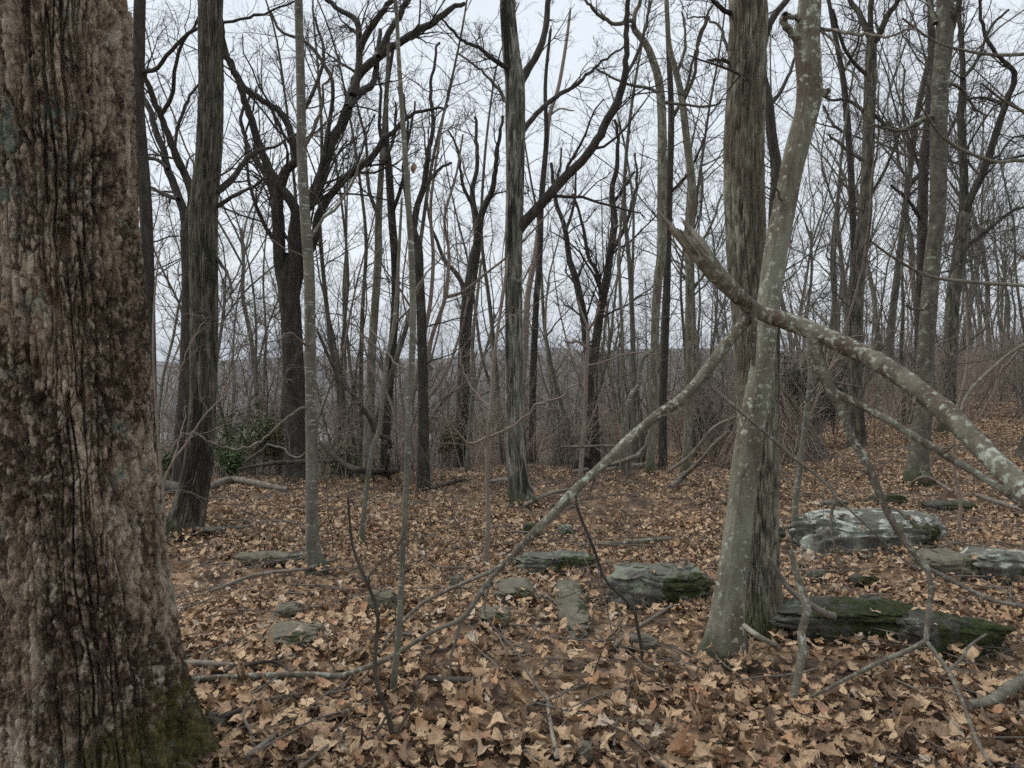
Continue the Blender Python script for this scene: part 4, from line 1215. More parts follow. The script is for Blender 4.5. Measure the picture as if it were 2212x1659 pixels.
    lim.append(br('twig', [(1905, 900, 8, 3.5), (1895, 850, 9, 3.55), (1905, 800, 9, 3.6), (1908, 770, 8, 3.62)], n=16, S=7))


broken_limb()

# ------------------------------------------------------------------ twigs of a tree that stands just beyond the right edge
def edge_tree():
    base = np.array([7.2, 6.4, 0.0])
    base[2] = float(hgt(base[0], base[1]))
    root = thing('maple_tree', base, 'tree just past the right edge, reaching long thin bare branches into view', 'tree')
    mb = MB()
    P = np.array([base - [0, 0, 0.1], base + [0.05, 0, 1.2], base + [0.0, 0.1, 2.6], base + [0.1, 0.05, 4.4], base + [0.2, 0.1, 6.5]])
    trunk_mesh(mb, P, np.array([0.16, 0.12, 0.11, 0.09, 0.05]), 28, 60, None, seed=72)
    mb.build('trunk', M['smooth'], root)
    lim = []
    for pts, d0, d1 in [([(2560, 150, 14), (2400, 100, 10), (2212, 117, 8), (2142, 118, 7), (2088, 110, 6), (2020, 90, 5), (1950, 40, 4)], 6.0, 4.6),
                        ([(2560, 420, 14), (2400, 370, 10), (2212, 347, 8), (2155, 350, 7.5), (2085, 327, 7), (2030, 290, 5), (1990, 230, 4)], 6.2, 5.0),
                        ([(2570, 640, 14), (2400, 630, 11), (2212, 617, 8), (2108, 610, 8), (2008, 597, 7), (1928, 555, 6), (1880, 520, 4)], 6.2, 4.6),
                        ([(2560, 560, 12), (2400, 660, 9), (2212, 745, 7), (2150, 790, 7), (2090, 850, 6), (2070, 910, 5)], 6.2, 5.0),
                        ([(2560, 330, 12), (2400, 270, 9), (2250, 250, 7), (2180, 225, 6), (2120, 180, 4)], 6.4, 5.4)]:
        Pp, R = px_path(pts, d0, d1)
        Pp[0] = [base[0], base[1], Pp[0][2]]
        Pp, R = resample(Pp, R, 40)
        b = MB()
        tubes(b, Pp, R, 8, lump=0.1)
        b.build('branch', M['smooth'], root)
        lim.append((Pp, R))
    cb = MB()
    crown_from(cb, lim, (8, 5, 4), np.random.default_rng(73), 0.17, 0.04, ratio=(0.28, 0.45, 0.5), rmin=0.0013, t0=0.35)
    TRI['n'] += cb.tris_count()
    cb.build('crown', M['dark'], root)


edge_tree()


# ------------------------------------------------------------------ fallen logs, branches and sticks
def stick(name, label, pts, mat, cat='fallen branch', S=9, lump=0.16, twigs=0, seed=1, lift=0.9, group=None, ground=True):
    P, R = [], []
    for p in pts:
        if len(p) > 3:
            q = at(p[0], p[1], p[3])
            d = p[3]
        else:
            q = ground_at(p[0], p[1])
            d = q[1]
            q = q + np.array([0, 0, lift * p[2] / 2 / F * d + 0.012])
        P.append(q)
        R.append(p[2] / 2 / F * d)
    P, R = resample(np.array(P), np.array(R), max(16, len(pts) * 9))
    rng = np.random.default_rng(seed)
    P = P + 0.006 * fbm(P[:, 0:1] * 6 + np.array([[0, 9, 18]]), P[:, 1:2] * 6 + np.array([[0, 5, 3]]), P[:, 2:3] * 6, seed, 2)
    b = MB()
    tubes(b, P, R, S, cap=True, lump=lump, seed=seed)
    if twigs:
        P2, R2 = grow(P[None], R[None], twigs, (0.2, 1), (30, 60), 0.3, 0.05, 0.15, 6, 0.4, 0.4, 0.0015, rng)
        tubes(b, P2, np.minimum(R2, 0.008), 5)
    TRI['n'] += b.tris_count()
    o = b.build(name, mat, base=(P[0][0], P[0][1], float(hgt(P[0][0], P[0][1]))))
    return tag(o, label, cat, group)


stick('dead_branch', 'upright lichened dead stick propped right of the leaning smooth tree', [(1715, 1506, 18, 3.5), (1724, 1460, 18, 3.52), (1735, 1406, 18, 3.55), (1732, 1366, 18, 3.58), (1742, 1319, 18, 3.6), (1735, 1283, 17, 3.63), (1718, 1233, 15, 3.66), (1708, 1188, 12, 3.68)], M['limb'], twigs=2)
stick('fallen_branch', 'brown branch lying over the mossy ledge, thicker end in the leaves', [(1660, 1203, 7, 3.95), (1690, 1250, 10, 3.95), (1715, 1283, 12, 3.95), (1775, 1322, 15, 4.0), (1812, 1345, 16), (1848, 1368, 16)], M['stick'])
stick('fallen_branch', 'short pale stick poking from the foot of the leaning smooth tree', [(1606, 1352, 11, 3.95), (1640, 1376, 12, 3.85), (1674, 1402, 11)], M['wood'])
stick('fallen_branch', 'thick mottled branch entering from the right edge across leaves', [(2092, 1538, 20), (2142, 1527, 24), (2180, 1505, 27), (2230, 1475, 28), (2320, 1440, 28)], M['limb'], S=14)
stick('fallen_log', 'curved grey log lying on the crest behind the furrowed dark trunk', [(450, 1061, 14), (478, 1050, 15), (505, 1044, 15), (550, 1051, 14), (590, 1060, 13), (622, 1064, 10)], M['stick'], cat='log', S=12)
stick('fallen_log', 'stout cut log half hidden between the massive oak and furrowed trunk', [(300, 1052, 22), (345, 1058, 24), (392, 1070, 24)], M['darklog'], cat='log', S=14)
stick('fallen_branch', 'pale lichened root-like branch at the foot of the furrowed dark trunk', [(350, 1157, 18), (390, 1150, 16), (430, 1152, 12), (480, 1150, 10), (520, 1145, 8), (545, 1140, 6)], M['limb'], twigs=3)
stick('fallen_log', 'blackened rotten log lying right of the shaggy trunk', [(1146, 1003, 20), (1185, 1001, 22), (1230, 1009, 22), (1262, 1016, 24), (1294, 1020, 18)], M['darklog'], cat='log', S=14, lump=0.35)
stick('fallen_log', 'grey log on the crest just right of the blackened one', [(1300, 1025, 12), (1340, 1019, 13), (1400, 1011, 13), (1420, 1010, 10)], M['stick'], cat='log', S=12)
stick('fallen_branch', 'arched dead branch curling up behind the sloping branch', [(1400, 940, 7, 9.6), (1398, 960, 9, 9.6), (1380, 980, 10, 9.7), (1364, 990, 11, 9.8), (1322, 1010, 11), (1270, 1020, 10), (1235, 1026, 8)], M['stick'], twigs=3)
stick('fallen_limb', 'long dark broken limb arching down left of the red stemmed shrub', [(685, 715, 6, 9.0), (710, 770, 7, 9.0), (737, 820, 9, 9.0), (770, 862, 9, 9.0), (797, 902, 10, 9.1), (815, 938, 11, 9.2), (838, 948, 11, 9.3), (843, 965, 9, 9.4), (835, 1002, 8, 9.5), (836, 1030, 9)], M['darklog'], twigs=5, S=11)
stick('fallen_log', 'dark log sloping onto the crest beside a lichened rock, behind the slender sapling', [(690, 955, 8, 10.6), (715, 980, 10, 10.5), (745, 1003, 12, 10.4), (790, 1018, 15, 10.3), (858, 1024, 12)], M['darklog'], cat='log', S=12)
stick('fallen_log', 'thin dark pole lying level behind the slender lichened sapling', [(515, 1014, 6, 10.8), (583, 1001, 9, 10.8), (660, 997, 10, 10.8), (745, 996, 8, 10.8)], M['darklog'], cat='log')
stick('fallen_branch', 'weathered straight branch in leaves beside the massive oak', [(380, 1444, 15), (440, 1446, 14), (507, 1447, 12)], M['stick'])
stick('fallen_branch', 'thin curved dark twig arching over leaves right of the massive oak', [(427, 1477, 7), (500, 1456, 8), (567, 1440, 8), (610, 1446, 7), (627, 1471, 6)], M['darklog'], lift=1.2, twigs=2)
stick('fallen_branch', 'long thin branch lying from massive oak toward the slender sapling foot', [(453, 1284, 7), (517, 1261, 8), (567, 1247, 9), (650, 1238, 8), (690, 1226, 7), (737, 1210, 5)], M['stick'], lift=1.0)
stick('fallen_branch', 'dark stick angled beside the mossy root of the massive oak', [(456, 1572, 9), (490, 1556, 10), (525, 1541, 10), (555, 1519, 9)], M['darklog'], lift=1.0)
stick('fallen_branch', 'short dark purple-brown log piece in leaves, left of the pale upright stick', [(920, 1478, 14), (960, 1482, 15), (1026, 1484, 14)], M['darklog'], cat='fallen branch', S=11)
stick('fallen_branch', 'pale peeled stick pointing toward us in the foreground leaves', [(1180, 1514, 6), (1186, 1560, 8), (1192, 1600, 9), (1201, 1650, 10)], M['wood'], lift=1.4)
stick('fallen_branch', 'grey broken stick near the bottom left of the leaf bed', [(535, 1650, 16), (560, 1630, 17), (590, 1604, 14), (606, 1590, 9)], M['stick'], lift=1.0)
stick('fallen_branch', 'twisted thin root-like twig below the mossy oak root', [(520, 1553, 6), (545, 1600, 7), (552, 1640, 7), (565, 1656, 6)], M['stick'], lift=1.2)
stick('fallen_branch', 'short stick lying against the brown rounded stone', [(1320, 1410, 7), (1350, 1385, 8), (1400, 1350, 8), (1452, 1318, 7)], M['stick'], lift=1.2)
stick('fallen_branch', 'dead branch leaning low between narrow trunk and grey-green trunk', [(1448, 1058, 10), (1475, 1035, 11), (1500, 1008, 10, 9.2), (1540, 965, 9, 8.8), (1575, 930, 7, 8.6)], M['stick'], twigs=3)
stick('fallen_branch', 'second leaning dead branch just above the first, left of grey-green trunk', [(1440, 1020, 8, 9.6), (1490, 985, 8, 9.4), (1540, 925, 7, 9.2), (1590, 900, 6, 9.0)], M['stick'], twigs=2)
stick('fallen_branch', 'lichened branch lying behind the flat ledge rock, left of leaning tree', [(1290, 1182, 9), (1340, 1180, 10), (1395, 1176, 10), (1450, 1170, 7)], M['limb'])
stick('fallen_branch', 'stick lying just left of the shaggy trunk base', [(1060, 1045, 8), (1095, 1042, 9), (1120, 1060, 7)], M['wood'])
stick('fallen_branch', 'grey branch radiating from the shaggy trunk base to the right', [(1130, 1098, 7), (1165, 1080, 8), (1200, 1068, 7), (1245, 1060, 5)], M['stick'], twigs=3)
stick('fallen_branch', 'dark branch lying left of the shaggy trunk among leaves', [(930, 1062, 8), (970, 1050, 9), (1005, 1040, 7)], M['darklog'], twigs=2)
stick('fallen_branch', 'forked pale branch at the foot of the mottled grey trunk', [(1968, 1048, 6), (1995, 1030, 7, 9.6), (2020, 1045, 8), (2060, 1068, 6)], M['stick'], twigs=3)
stick('fallen_branch', 'straight dead branch lying right of the mossy rock patch', [(2110, 1075, 9), (2150, 1090, 10), (2215, 1110, 10), (2260, 1125, 8)], M['stick'])

# ------------------------------------------------------------------ rocks
ROCKTOPS = []                                                # where leaves have caught on the stones


def rock(label, box, mat, depth=0.6, seed=1, flat=0.75, nu=60, nv=32, tilt=0.0, pw=0.55, strata=0.5, lie=0.0):
    """box = (x0, y0, x1, y1) in traced pixels; the lower edge meets the ground"""
    x0, y0, x1, y1 = box
    g = ground_at((x0 + x1) / 2, y1)
    d = g[1]
    wx = (x1 - x0) / 2 / F * d
    dp = wx * depth
    d2 = d + dp
    top = at((x0 + x1) / 2, y0, d + dp * 0.9)[2]
    c = np.array([((x0 + x1) / 2 - W / 2) / F * d2, d2, 0.0])
    gz0 = float(hgt(c[0], c[1]))
    hz = max(top - gz0, 0.05) * 0.8
    if lie:                                                  # a stone lying flat: its far edge is seen at y0
        far = ground_at((x0 + x1) / 2, y0)
        dp = (far[1] - d) / 2
        c = np.array([((x0 + x1) / 2 - W / 2) / F * (d + dp), d + dp, 0.0])
        gz0 = float(hgt(c[0], c[1]))
        hz = lie
    th = np.linspace(0, 2 * math.pi, nu, endpoint=False)
    ph = np.linspace(-math.pi / 2, math.pi / 2, nv)
    TH, PH = np.meshgrid(th, ph)

    def sp(c_, p):
        return np.sign(c_) * np.abs(c_) ** p
    X, Y, Z = sp(np.cos(PH), pw * .8) * sp(np.cos(TH), pw), sp(np.cos(PH), pw * .8) * sp(np.sin(TH), pw), sp(np.sin(PH), flat)
    s = seed * 7.3
    n1 = fbm(X * 1.3 + s, Y * 1.3, Z * 1.3, seed, 3)
    n2 = fbm(X * 4 + s, Y * 4, Z * 6, seed + 3, 4)
    lay = np.abs(np.mod(Z * 3.0 + 0.8 * n1 + 0.2 * n2, 1) - 0.5) * 2
    blk = np.floor(2.5 * fbm(X * 1.6 + s + 2, Y * 1.6, Z * 2.4, seed + 21, 2) + 4) / 2.5 - 1.6
    f = 1 + 0.20 * n1 + 0.10 * n2 + 0.22 * blk - 0.12 * strata * sstep(0.35, 0.2, lay)
    X, Y = X * f * (1 + 0.06 * fbm(Z * 6 + s, X * 2, Y * 2, seed + 9, 2)), Y * f
    Z = Z * (1 + 0.22 * fbm(X * 1.7 + s + 4, Y * 1.7, X * 0, seed + 5, 3)) + 0.10 * n2
    V = np.stack([X * wx, Y * dp, Z * hz * 1.0 + tilt * X * hz], -1)
    V += 0.012 * fbm(V[..., 0] * 16, V[..., 1] * 16, V[..., 2] * 20, seed, 3)[..., None] * nrm(V)
    idx = np.arange(nv * nu).reshape(nv, nu)
    q = np.stack([idx[:-1], np.roll(idx, -1, 1)[:-1], np.roll(idx, -1, 1)[1:], idx[1:]], -1)
    b = MB()
    b.add(V + [c[0], c[1], gz0], quads=q)
    TRI['n'] += b.tris_count()
    tops = (V + [c[0], c[1], gz0])[(PH > 0.35) & (np.abs(PH) < 1.5)]
    kk = np.random.default_rng(seed).choice(len(tops), max(2, int(min(26, 55 * wx * dp))), replace=True)
    ROCKTOPS.append(tops[kk] + [0, 0, 0.012])
    o = b.build('rock', mat, base=(c[0], c[1], gz0))
    return tag(o, label, 'rock')


rock('large flat boulder crusted with white lichen, behind the hung limb', (1705, 1092, 2050, 1190), M['rock_white'], 0.42, 81, 0.6, 120, 60, strata=0.25, pw=0.6)
rock('lichen-covered green-grey slab just left of the leaning smooth tree', (1300, 1208, 1545, 1300), M['rock_green'], 0.5, 82, 0.6, 110, 60, tilt=-0.1, strata=1.0)
rock('low layered ledge rock behind and left of the green-grey slab', (1118, 1190, 1295, 1230), M['rock_green'], 0.45, 83, 0.6, 90, 40, strata=1.0)
rock('long dark mossy ledge running right from the leaning smooth tree', (1652, 1292, 2000, 1376), M['rock_moss'], 0.42, 84, 0.5, 120, 50, tilt=-0.05, strata=1.0)
rock('lower mossy ledge end with a chalk-white lichen patch', (1940, 1322, 2180, 1402), M['rock_moss'], 0.42, 85, 0.5, 100, 44, tilt=-0.15)
rock('white lichened rock cut by the right edge', (2085, 1180, 2280, 1248), M['rock_white'], 0.5, 86, 0.6, 90, 44)
rock('low olive rock left of the white lichened rock at right edge', (1985, 1200, 2110, 1242), M['rock_plain'], 0.5, 87, 0.7, lie=0.09)
rock('olive bare stone standing proud of leaves below the ledge rocks', (1203, 1268, 1272, 1362), M['rock_plain'], 0.9, 88, 0.8, tilt=0.1, lie=0.07)
rock('flat olive rock behind the thin straight sapling', (788, 1272, 862, 1312), M['rock_plain'], 0.7, 89, 0.8)
rock('brown flat rock under the fork of the sloping branch', (1062, 1262, 1152, 1294), M['rock_plain'], 0.6, 90, 0.8, lie=0.05)
rock('small flat olive stone below the sloping branch fork', (1030, 1318, 1102, 1345), M['rock_plain'], 0.7, 91, 0.8, lie=0.04)
rock('small grey stone left of the thin reddish sapling foot', (968, 1238, 1002, 1264), M['rock_plain'], 0.8, 92, 0.8)
rock('brown rounded loaf-shaped stone right of the olive bare stone', (1345, 1368, 1420, 1396), M['rock_plain'], 0.5, 93, 0.9)
rock('bright mossy rock behind the sloping branch middle', (1124, 1126, 1168, 1152), M['rock_moss'], 0.7, 94, 0.8)
rock('small upright grey rock just right of the bright mossy one', (1204, 1130, 1238, 1154), M['rock_green'], 0.7, 95, 0.8)
rock('mossy lump in leaves between boulder and mossy ledge', (1842, 1238, 1902, 1262), M['rock_moss'], 0.7, 96, 0.8)
rock('small pale grey rock between the upright stick and mossy lump', (1748, 1226, 1782, 1248), M['rock_green'], 0.7, 97, 0.8)
rock('small tan stone touching the mossy root of the massive oak', (432, 1538, 474, 1572), M['rock_plain'], 0.8, 98, 0.9)
rock('flat olive stone in leaves, lower right of the massive oak', (588, 1308, 648, 1332), M['rock_plain'], 0.6, 99, 0.8, lie=0.04)
rock('broad low weathered rock below the flat olive stone near massive oak', (570, 1355, 700, 1392), M['rock_plain'], 0.5, 100, 0.7, lie=0.04)
rock('mossy white-topped rock on the slope behind the large boulder', (1878, 1066, 1962, 1086), M['rock_moss'], 0.5, 101, 0.8)
rock('flat lichened rock patch right of the mossy white-topped one', (2000, 1080, 2112, 1104), M['rock_moss'], 0.6, 102, 0.7)
rock('pale lichened rock on the crest behind the slender lichened sapling', (692, 1001, 742, 1026), M['rock_white'], 0.7, 103, 0.8)
rock('low rock ledge in leaves left of the slender sapling foot', (500, 1196, 660, 1214), M['rock_plain'], 0.5, 104, 0.7, lie=0.04)
rock('fist-sized tan stone in the foreground leaves at bottom', (1240, 1606, 1284, 1638), M['rock_plain'], 0.8, 105, 0.9)
rock('grey stone behind the foot of the grey-green trunk, beside boulder', (1668, 1130, 1700, 1160), M['rock_green'], 0.7, 106, 0.8)
rock('small rock behind the upper edge of the large boulder', (1775, 1078, 1840, 1096), M['rock_green'], 0.6, 107, 0.8)


# ------------------------------------------------------------------ the root mound behind the grey-green trunk
def root_mound():
    g = ground_at(1712, 1000)
    d = g[1]
    c = np.array([at(1676, 1000, d + 0.35)[0], d + 0.35, 0.0])
    c[2] = float(hgt(c[0], c[1]))
    top = at(1650, 815, d + 0.3)[2] - c[2]
    wid = (1800 - 1676) / F * d
    root = thing('root_mound', c, 'steep mound of roots and soil of a tipped tree, behind the grey-green trunk', 'root mound')
    th = np.linspace(0, 2 * math.pi, 90, endpoint=False)
    t = np.linspace(0, 1, 50)
    TH, TT = np.meshgrid(th, t)
    r = (1 - TT) ** 0.8 * (1 + 0.12 * fbm(np.cos(TH) * 2, np.sin(TH) * 2, TT * 3, 5, 3) + 0.05 * fbm(np.cos(TH) * 9, np.sin(TH) * 9, TT * 8, 8, 3))
    X, Y, Z = r * np.cos(TH) * wid, r * np.sin(TH) * wid * 0.7, TT * top - 0.05 - 0.03 * (1 - TT)
    X = X - 0.12 * TT
    b = MB()
    idx = np.arange(50 * 90).reshape(50, 90)
    b.add(np.stack([X, Y, Z], -1) + c, quads=np.stack([idx[:-1], np.roll(idx, -1, 1)[:-1], np.roll(idx, -1, 1)[1:], idx[1:]], -1), thick=np.ones(4500))
    b.build('soil', M['soil'], root)
    rng = np.random.default_rng(110)
    n = 420
    a = rng.uniform(0, 2 * math.pi, n)
    t0 = rng.uniform(0.05, 0.95, n)
    P = np.zeros((n, 7, 3))
    for i in range(7):
        tt = np.clip(t0 - i * 0.05, 0, 1)
        a = a + rng.normal(size=n) * 0.05
        rr = (1 - tt) ** 0.8 * 1.03 + 0.02
        P[:, i] = np.stack([rr * np.cos(a) * wid - 0.12 * tt, rr * np.sin(a) * wid * 0.7, tt * top - 0.03], 1) + 0.012 * rng.normal(size=(n, 3))
    rb = MB()
    tubes(rb, P + c, np.repeat(rng.uniform(0.003, 0.012, (n, 1)), 7, 1) * np.linspace(1, .5, 7), 5)
    TRI['n'] += rb.tris_count()
    tag(rb.build('roots', M['redstem'], root), kind='stuff')
    # mossy grass along the top edge
    n = 500
    a = rng.uniform(-0.9, 0.5, n)
    t0 = rng.uniform(0.35, 1.0, n)
    rr = (1 - t0) ** 0.8
    p0 = np.stack([rr * np.cos(a) * wid - 0.12 * t0, rr * np.sin(a) * wid * 0.7, t0 * top - 0.05], 1) + c
    dr = nrm(np.stack([np.cos(a) * 0.8 + rng.normal(size=n) * .4, np.sin(a) * .5 + rng.normal(size=n) * .4, rng.uniform(-0.6, 0.5, n)], 1))
    ln = rng.uniform(0.05, 0.13, n)[:, None]
    P = np.stack([p0, p0 + dr * ln * 0.5, p0 + dr * ln + [0, 0, -0.03]], 1)
    gbm = MB()
    tubes(gbm, P, np.tile([0.004, 0.003, 0.001], (n, 1)), 3)
    gbm.attr['rnd'] = [np.repeat(rng.random(n), 9)]
    tag(gbm.build('moss_tufts', M['yellowgreen'], root), kind='stuff')


ms, nts, bs = new_mat('soil', 1.0)
nts.links.new(ramp(nts, noise(nts, coords(nts), 14, 6, 0.7), [(0.3, (0.05, 0.036, 0.026)), (0.55, (0.13, 0.095, 0.07)), (0.75, (0.2, 0.155, 0.118))]), bs.inputs['Base Color'])
bump(nts, bs, noise(nts, coords(nts), 25, 5), 0.9, 0.04)
M['soil'] = ms
root_mound()

sb = MB()
g = ground_at(2230, 985)
P = np.array([g - [0, 0, .1], g + [0, 0, .12], g + [0.02, 0, .3], g + [0.03, 0, .46]])
trunk_mesh(sb, P, np.array([.2, .16, .13, .10]), 30, 30, (14, 0.12, 0.02), seed=77, flare=0.3)
tag(sb.build('stump', M['darklog'], base=g), 'dark rotten stump cut by the right edge', 'stump')


# ------------------------------------------------------------------ evergreen bushes
def leaf_cards(mb, P, D, L, Wd, rng):
    """small pointed leaves: each two quads folded on the midrib"""
    n = len(P)
    D = nrm(D)
    up = nrm(rng.normal(size=(n, 3)) * 0.5 + [0, 0, 1])
    S = nrm(np.cross(D, up))
    U = np.cross(S, D)
    L, Wd = np.broadcast_to(L, n)[:, None], np.broadcast_to(Wd, n)[:, None]
    b, t = P, P + D * L - U * L * 0.15
    m1, m2 = P + D * L * 0.35, P + D * L * 0.7 - U * L * 0.05
    V = np.stack([b, m1 + S * Wd * .5 + U * Wd * .12, m2 + S * Wd * .42 + U * Wd * .1, t, m2 - S * Wd * .42 + U * Wd * .1, m1 - S * Wd * .5 + U * Wd * .12], 1)
    k = np.arange(n)[:, None] * 6
    q = np.concatenate([k + np.array([[0, 1, 2, 3]]), k + np.array([[0, 3, 4, 5]])])
    mb.add(V, quads=q, rnd=np.repeat(rng.random(n), 6))


def bush(label, px, py0, py1, wpx, d, mat, seed, n=900, leaf=0.075, cat='bush', name='evergreen_bush', droop=0.0):
    rng = np.random.default_rng(seed)
    b = at(px, py1, d)
    b[2] = float(hgt(b[0], b[1]))
    top = at(px, py0, d)[2]
    hgt_ = max(top - b[2], 0.4)
    wx = wpx / 2 / F * d
    root = thing(name, b, label, cat)
    ns = 9
    P0 = np.zeros((ns, 8, 3))
    for i in range(ns):
        a = rng.uniform(0, 2 * math.pi)
        tgt = np.array([math.cos(a) * wx * rng.uniform(.3, .9), math.sin(a) * wx * rng.uniform(.3, .9), hgt_ * rng.uniform(.6, 1.0)])
        tt = np.linspace(0, 1, 8)[:, None]
        P0[i] = b + tgt * np.hstack([tt ** 1.3, tt ** 1.3, tt]) + 0.04 * rng.normal(size=(8, 3)) * tt
    R0 = np.tile(np.linspace(0.014, 0.004, 8), (ns, 1))
    sb_ = MB()
    tubes(sb_, P0, R0, 5)
    P1, R1 = grow(P0, R0, 6, (0.3, 1), (30, 70), 0.4, 0.03, 0.15, 6, 0.6, 0.4, 0.002, rng)
    tubes(sb_, P1, R1, 3)
    sb_.build('stems', M['redstem'], root)
    allp = np.concatenate([P1[:, 2:].reshape(-1, 3), P0[:, 5:].reshape(-1, 3)])
    k = rng.integers(0, len(allp), n)
    pos = allp[k] + rng.normal(size=(n, 3)) * 0.06
    dr = nrm(rng.normal(size=(n, 3)) + [0, 0, 0.2 - droop])
    lb_ = MB()
    leaf_cards(lb_, pos, dr, leaf * rng.uniform(.7, 1.3, n), leaf * 0.4, rng)
    TRI['n'] += lb_.tris_count() + sb_.tris_count()
    lb_.build('foliage', mat, root)
    return root


bush('evergreen bush with glossy leaves right behind the furrowed dark trunk', 540, 870, 1015, 170, 12.5, M['laurel'], 121, 900)
bush('low evergreen bush at the right foot of the furrowed dark trunk', 500, 965, 1040, 110, 11.6, M['laurel'], 122, 800)
bush('evergreen bush peeking out between massive oak and furrowed trunk', 372, 985, 1060, 90, 11.5, M['laurel'], 123, 700)
bush('yellowish evergreen bush just left of the slender lichened sapling', 600, 905, 1010, 90, 12.8, M['yellowgreen'], 124, 600)
bush('low evergreen sprig bush beside the rock on the crest', 655, 980, 1028, 70, 11.8, M['laurel'], 125, 400)
bush('yellow-green bush glimpsed between red stemmed shrub and shaggy trunk', 965, 905, 985, 80, 14.5, M['yellowgreen'], 126, 600)
bush('evergreen bush low behind the dark arching limb', 735, 960, 1010, 70, 12.6, M['laurel'], 127, 400)
bush('dark feathery hemlock behind the root mound', 1760, 760, 930, 150, 15.5, M['hemlock'], 128, 5200, 0.06, cat='conifer', name='hemlock_tree', droop=0.3)
bush('small dark hemlock left of the grey-green trunk near the crest', 1545, 880, 985, 110, 15.0, M['hemlock'], 129, 1700, 0.055, cat='conifer', name='hemlock_tree', droop=0.3)

# ------------------------------------------------------------------ the stand of trees beyond the crest: eight kinds, copied
def archetype(seed, height, spread, fork, lv):
    """returns two meshes, trunk and crown, of a bare tree standing at the origin"""
    rng = np.random.default_rng(seed)
    n = 9
    P = np.zeros((n, 3))
    dirn = np.array([rng.normal() * 0.05, rng.normal() * 0.05, 1.0])
    hh = height * (0.5 if fork else 0.92)
    P[0] = [0, 0, -0.4]
    for i in range(1, n):
        dirn = nrm(dirn + rng.normal(size=3) * [0.09, 0.09, 0] + [0, 0, 0.12])
        P[i] = P[i - 1] + dirn * (hh + .4) / (n - 1)
    r0 = height * (0.0056 if spread > 0.2 else 0.0042) * rng.uniform(0.85, 1.2)
    R = r0 * np.linspace(1.15, 0.55 if fork else 0.22, n)
    tb = MB()
    trunk_mesh(tb, P, R, 14, 34, None, seed=seed, flare=0.25, flare_h=0.3)
    cbm = MB()
    P, R = resample(P, R, 20)
    if fork:
        P1, R1 = grow(P[None], R[None], 4 + seed % 3, (0.8, 1.0), (12, 38), 1.0, 0.05, 0.13, 12, 0.62, 0.2, 0.01, rng, length=height * 0.55, lenfall=0)
        tubes(cbm, P1, R1, 7)
        P1b, R1b = grow(P[None], R[None], 4, (0.45, 0.9), (45, 75), 1.0, 0.06, 0.18, 10, 0.35, 0.3, 0.008, rng, length=height * spread * .7, lenfall=0.2)
        tubes(cbm, P1b, R1b, 5)
        P2, R2 = grow(P1, R1, lv[0], (0.15, 1), (25, 55), 0.42, 0.05, 0.2, 8, 0.42, 0.35, 0.006, rng)
        P2b, R2b = grow(P1b, R1b, lv[0], (0.2, 1), (25, 55), 0.42, 0.05, 0.2, 8, 0.6, 0.35, 0.006, rng)
        P2, R2 = np.concatenate([P2, P2b]), np.concatenate([R2, R2b])
    else:
        P2, R2 = grow(P[None], R[None], lv[0] * 4, (0.35, 1.0), (30, 65), 1.0, 0.07, 0.16, 9, 0.5, 0.3, 0.008, rng, length=height * spread, lenfall=0.55)
    tubes(cbm, P2, R2, 4)
    P3, R3 = grow(P2, R2, lv[1], (0.12, 1), (25, 58), 0.48, 0.04, 0.2, 6, 0.6, 0.4, 0.0042, rng)
    tubes(cbm, P3, R3, 3)
    P4, R4 = grow(P3, R3, lv[2] + 1, (0.1, 1), (22, 55), 0.55, 0.04, 0.2, 3, 0.65, 0.5, 0.0028, rng)
    tubes(cbm, P4, R4, 3)
    TRI['n'] += tb.tris_count() + cbm.tris_count()
    mt, mc = tb.mesh('trunk'), cbm.mesh('crown')
    mt.materials.append(M['far'])
    mc.materials.append(M['far'])
    return mt, mc


ARCH = [archetype(200 + i, h, s, f, lv) for i, (h, s, f, lv) in enumerate([
    (17, 0.30, True, (7, 5, 4)), (15, 0.28, True, (7, 5, 4)), (18, 0.24, False, (7, 6, 5)), (14, 0.30, False, (7, 6, 5)),
    (16, 0.34, True, (6, 5, 5)), (12, 0.30, False, (6, 6, 5)), (19, 0.26, True, (7, 5, 4)), (10, 0.34, False, (6, 6, 5)), (10.5, 0.15, False, (4, 5, 4)), (9, 0.17, False, (4, 5, 4))])]


def copy_tree(k, x, y, s, rz, label, group):
    mt, mc = ARCH[k]
    root = thing('bare_tree', (x, y, float(hgt(x, y))), label, 'tree', group)
    root.rotation_euler = (float(FR.normal() * 0.03), float(FR.normal() * 0.03), rz)
    root.scale = (s, s, s)
    for nm, me in (('trunk', mt), ('crown', mc)):
        o = bpy.data.objects.new(nm, me)
        COL.objects.link(o)
        o.parent = root


FR = np.random.default_rng(301)
placed = []


MARKS = [(150, 'massive oak'), (440, 'furrowed trunk'), (670, 'slender sapling'), (815, 'twin trunks'), (910, 'red stemmed shrub'), (1005, 'stout forked trunk'), (1110, 'shaggy trunk'),
         (1285, 'v-shaped stems'), (1425, 'narrow upright trunk'), (1490, 'wavy grey trunk'), (1625, 'grey-green trunk'), (1735, 'kinked leaning tree'), (1860, 'mossy forking trunk'), (2015, 'tall mottled trunk'), (2075, 'bulging-limbed tree')]


def where(x, y):
    """between which of the trees in front a point is seen"""
    px = W / 2 + F * x / y
    lo = [m for p, m in MARKS if p <= px]
    hi = [m for p, m in MARKS if p > px]
    if not lo:
        return 'behind the massive oak'
    if not hi:
        return 'right of the ' + lo[-1]
    return 'between ' + lo[-1] + ' and ' + hi[0]


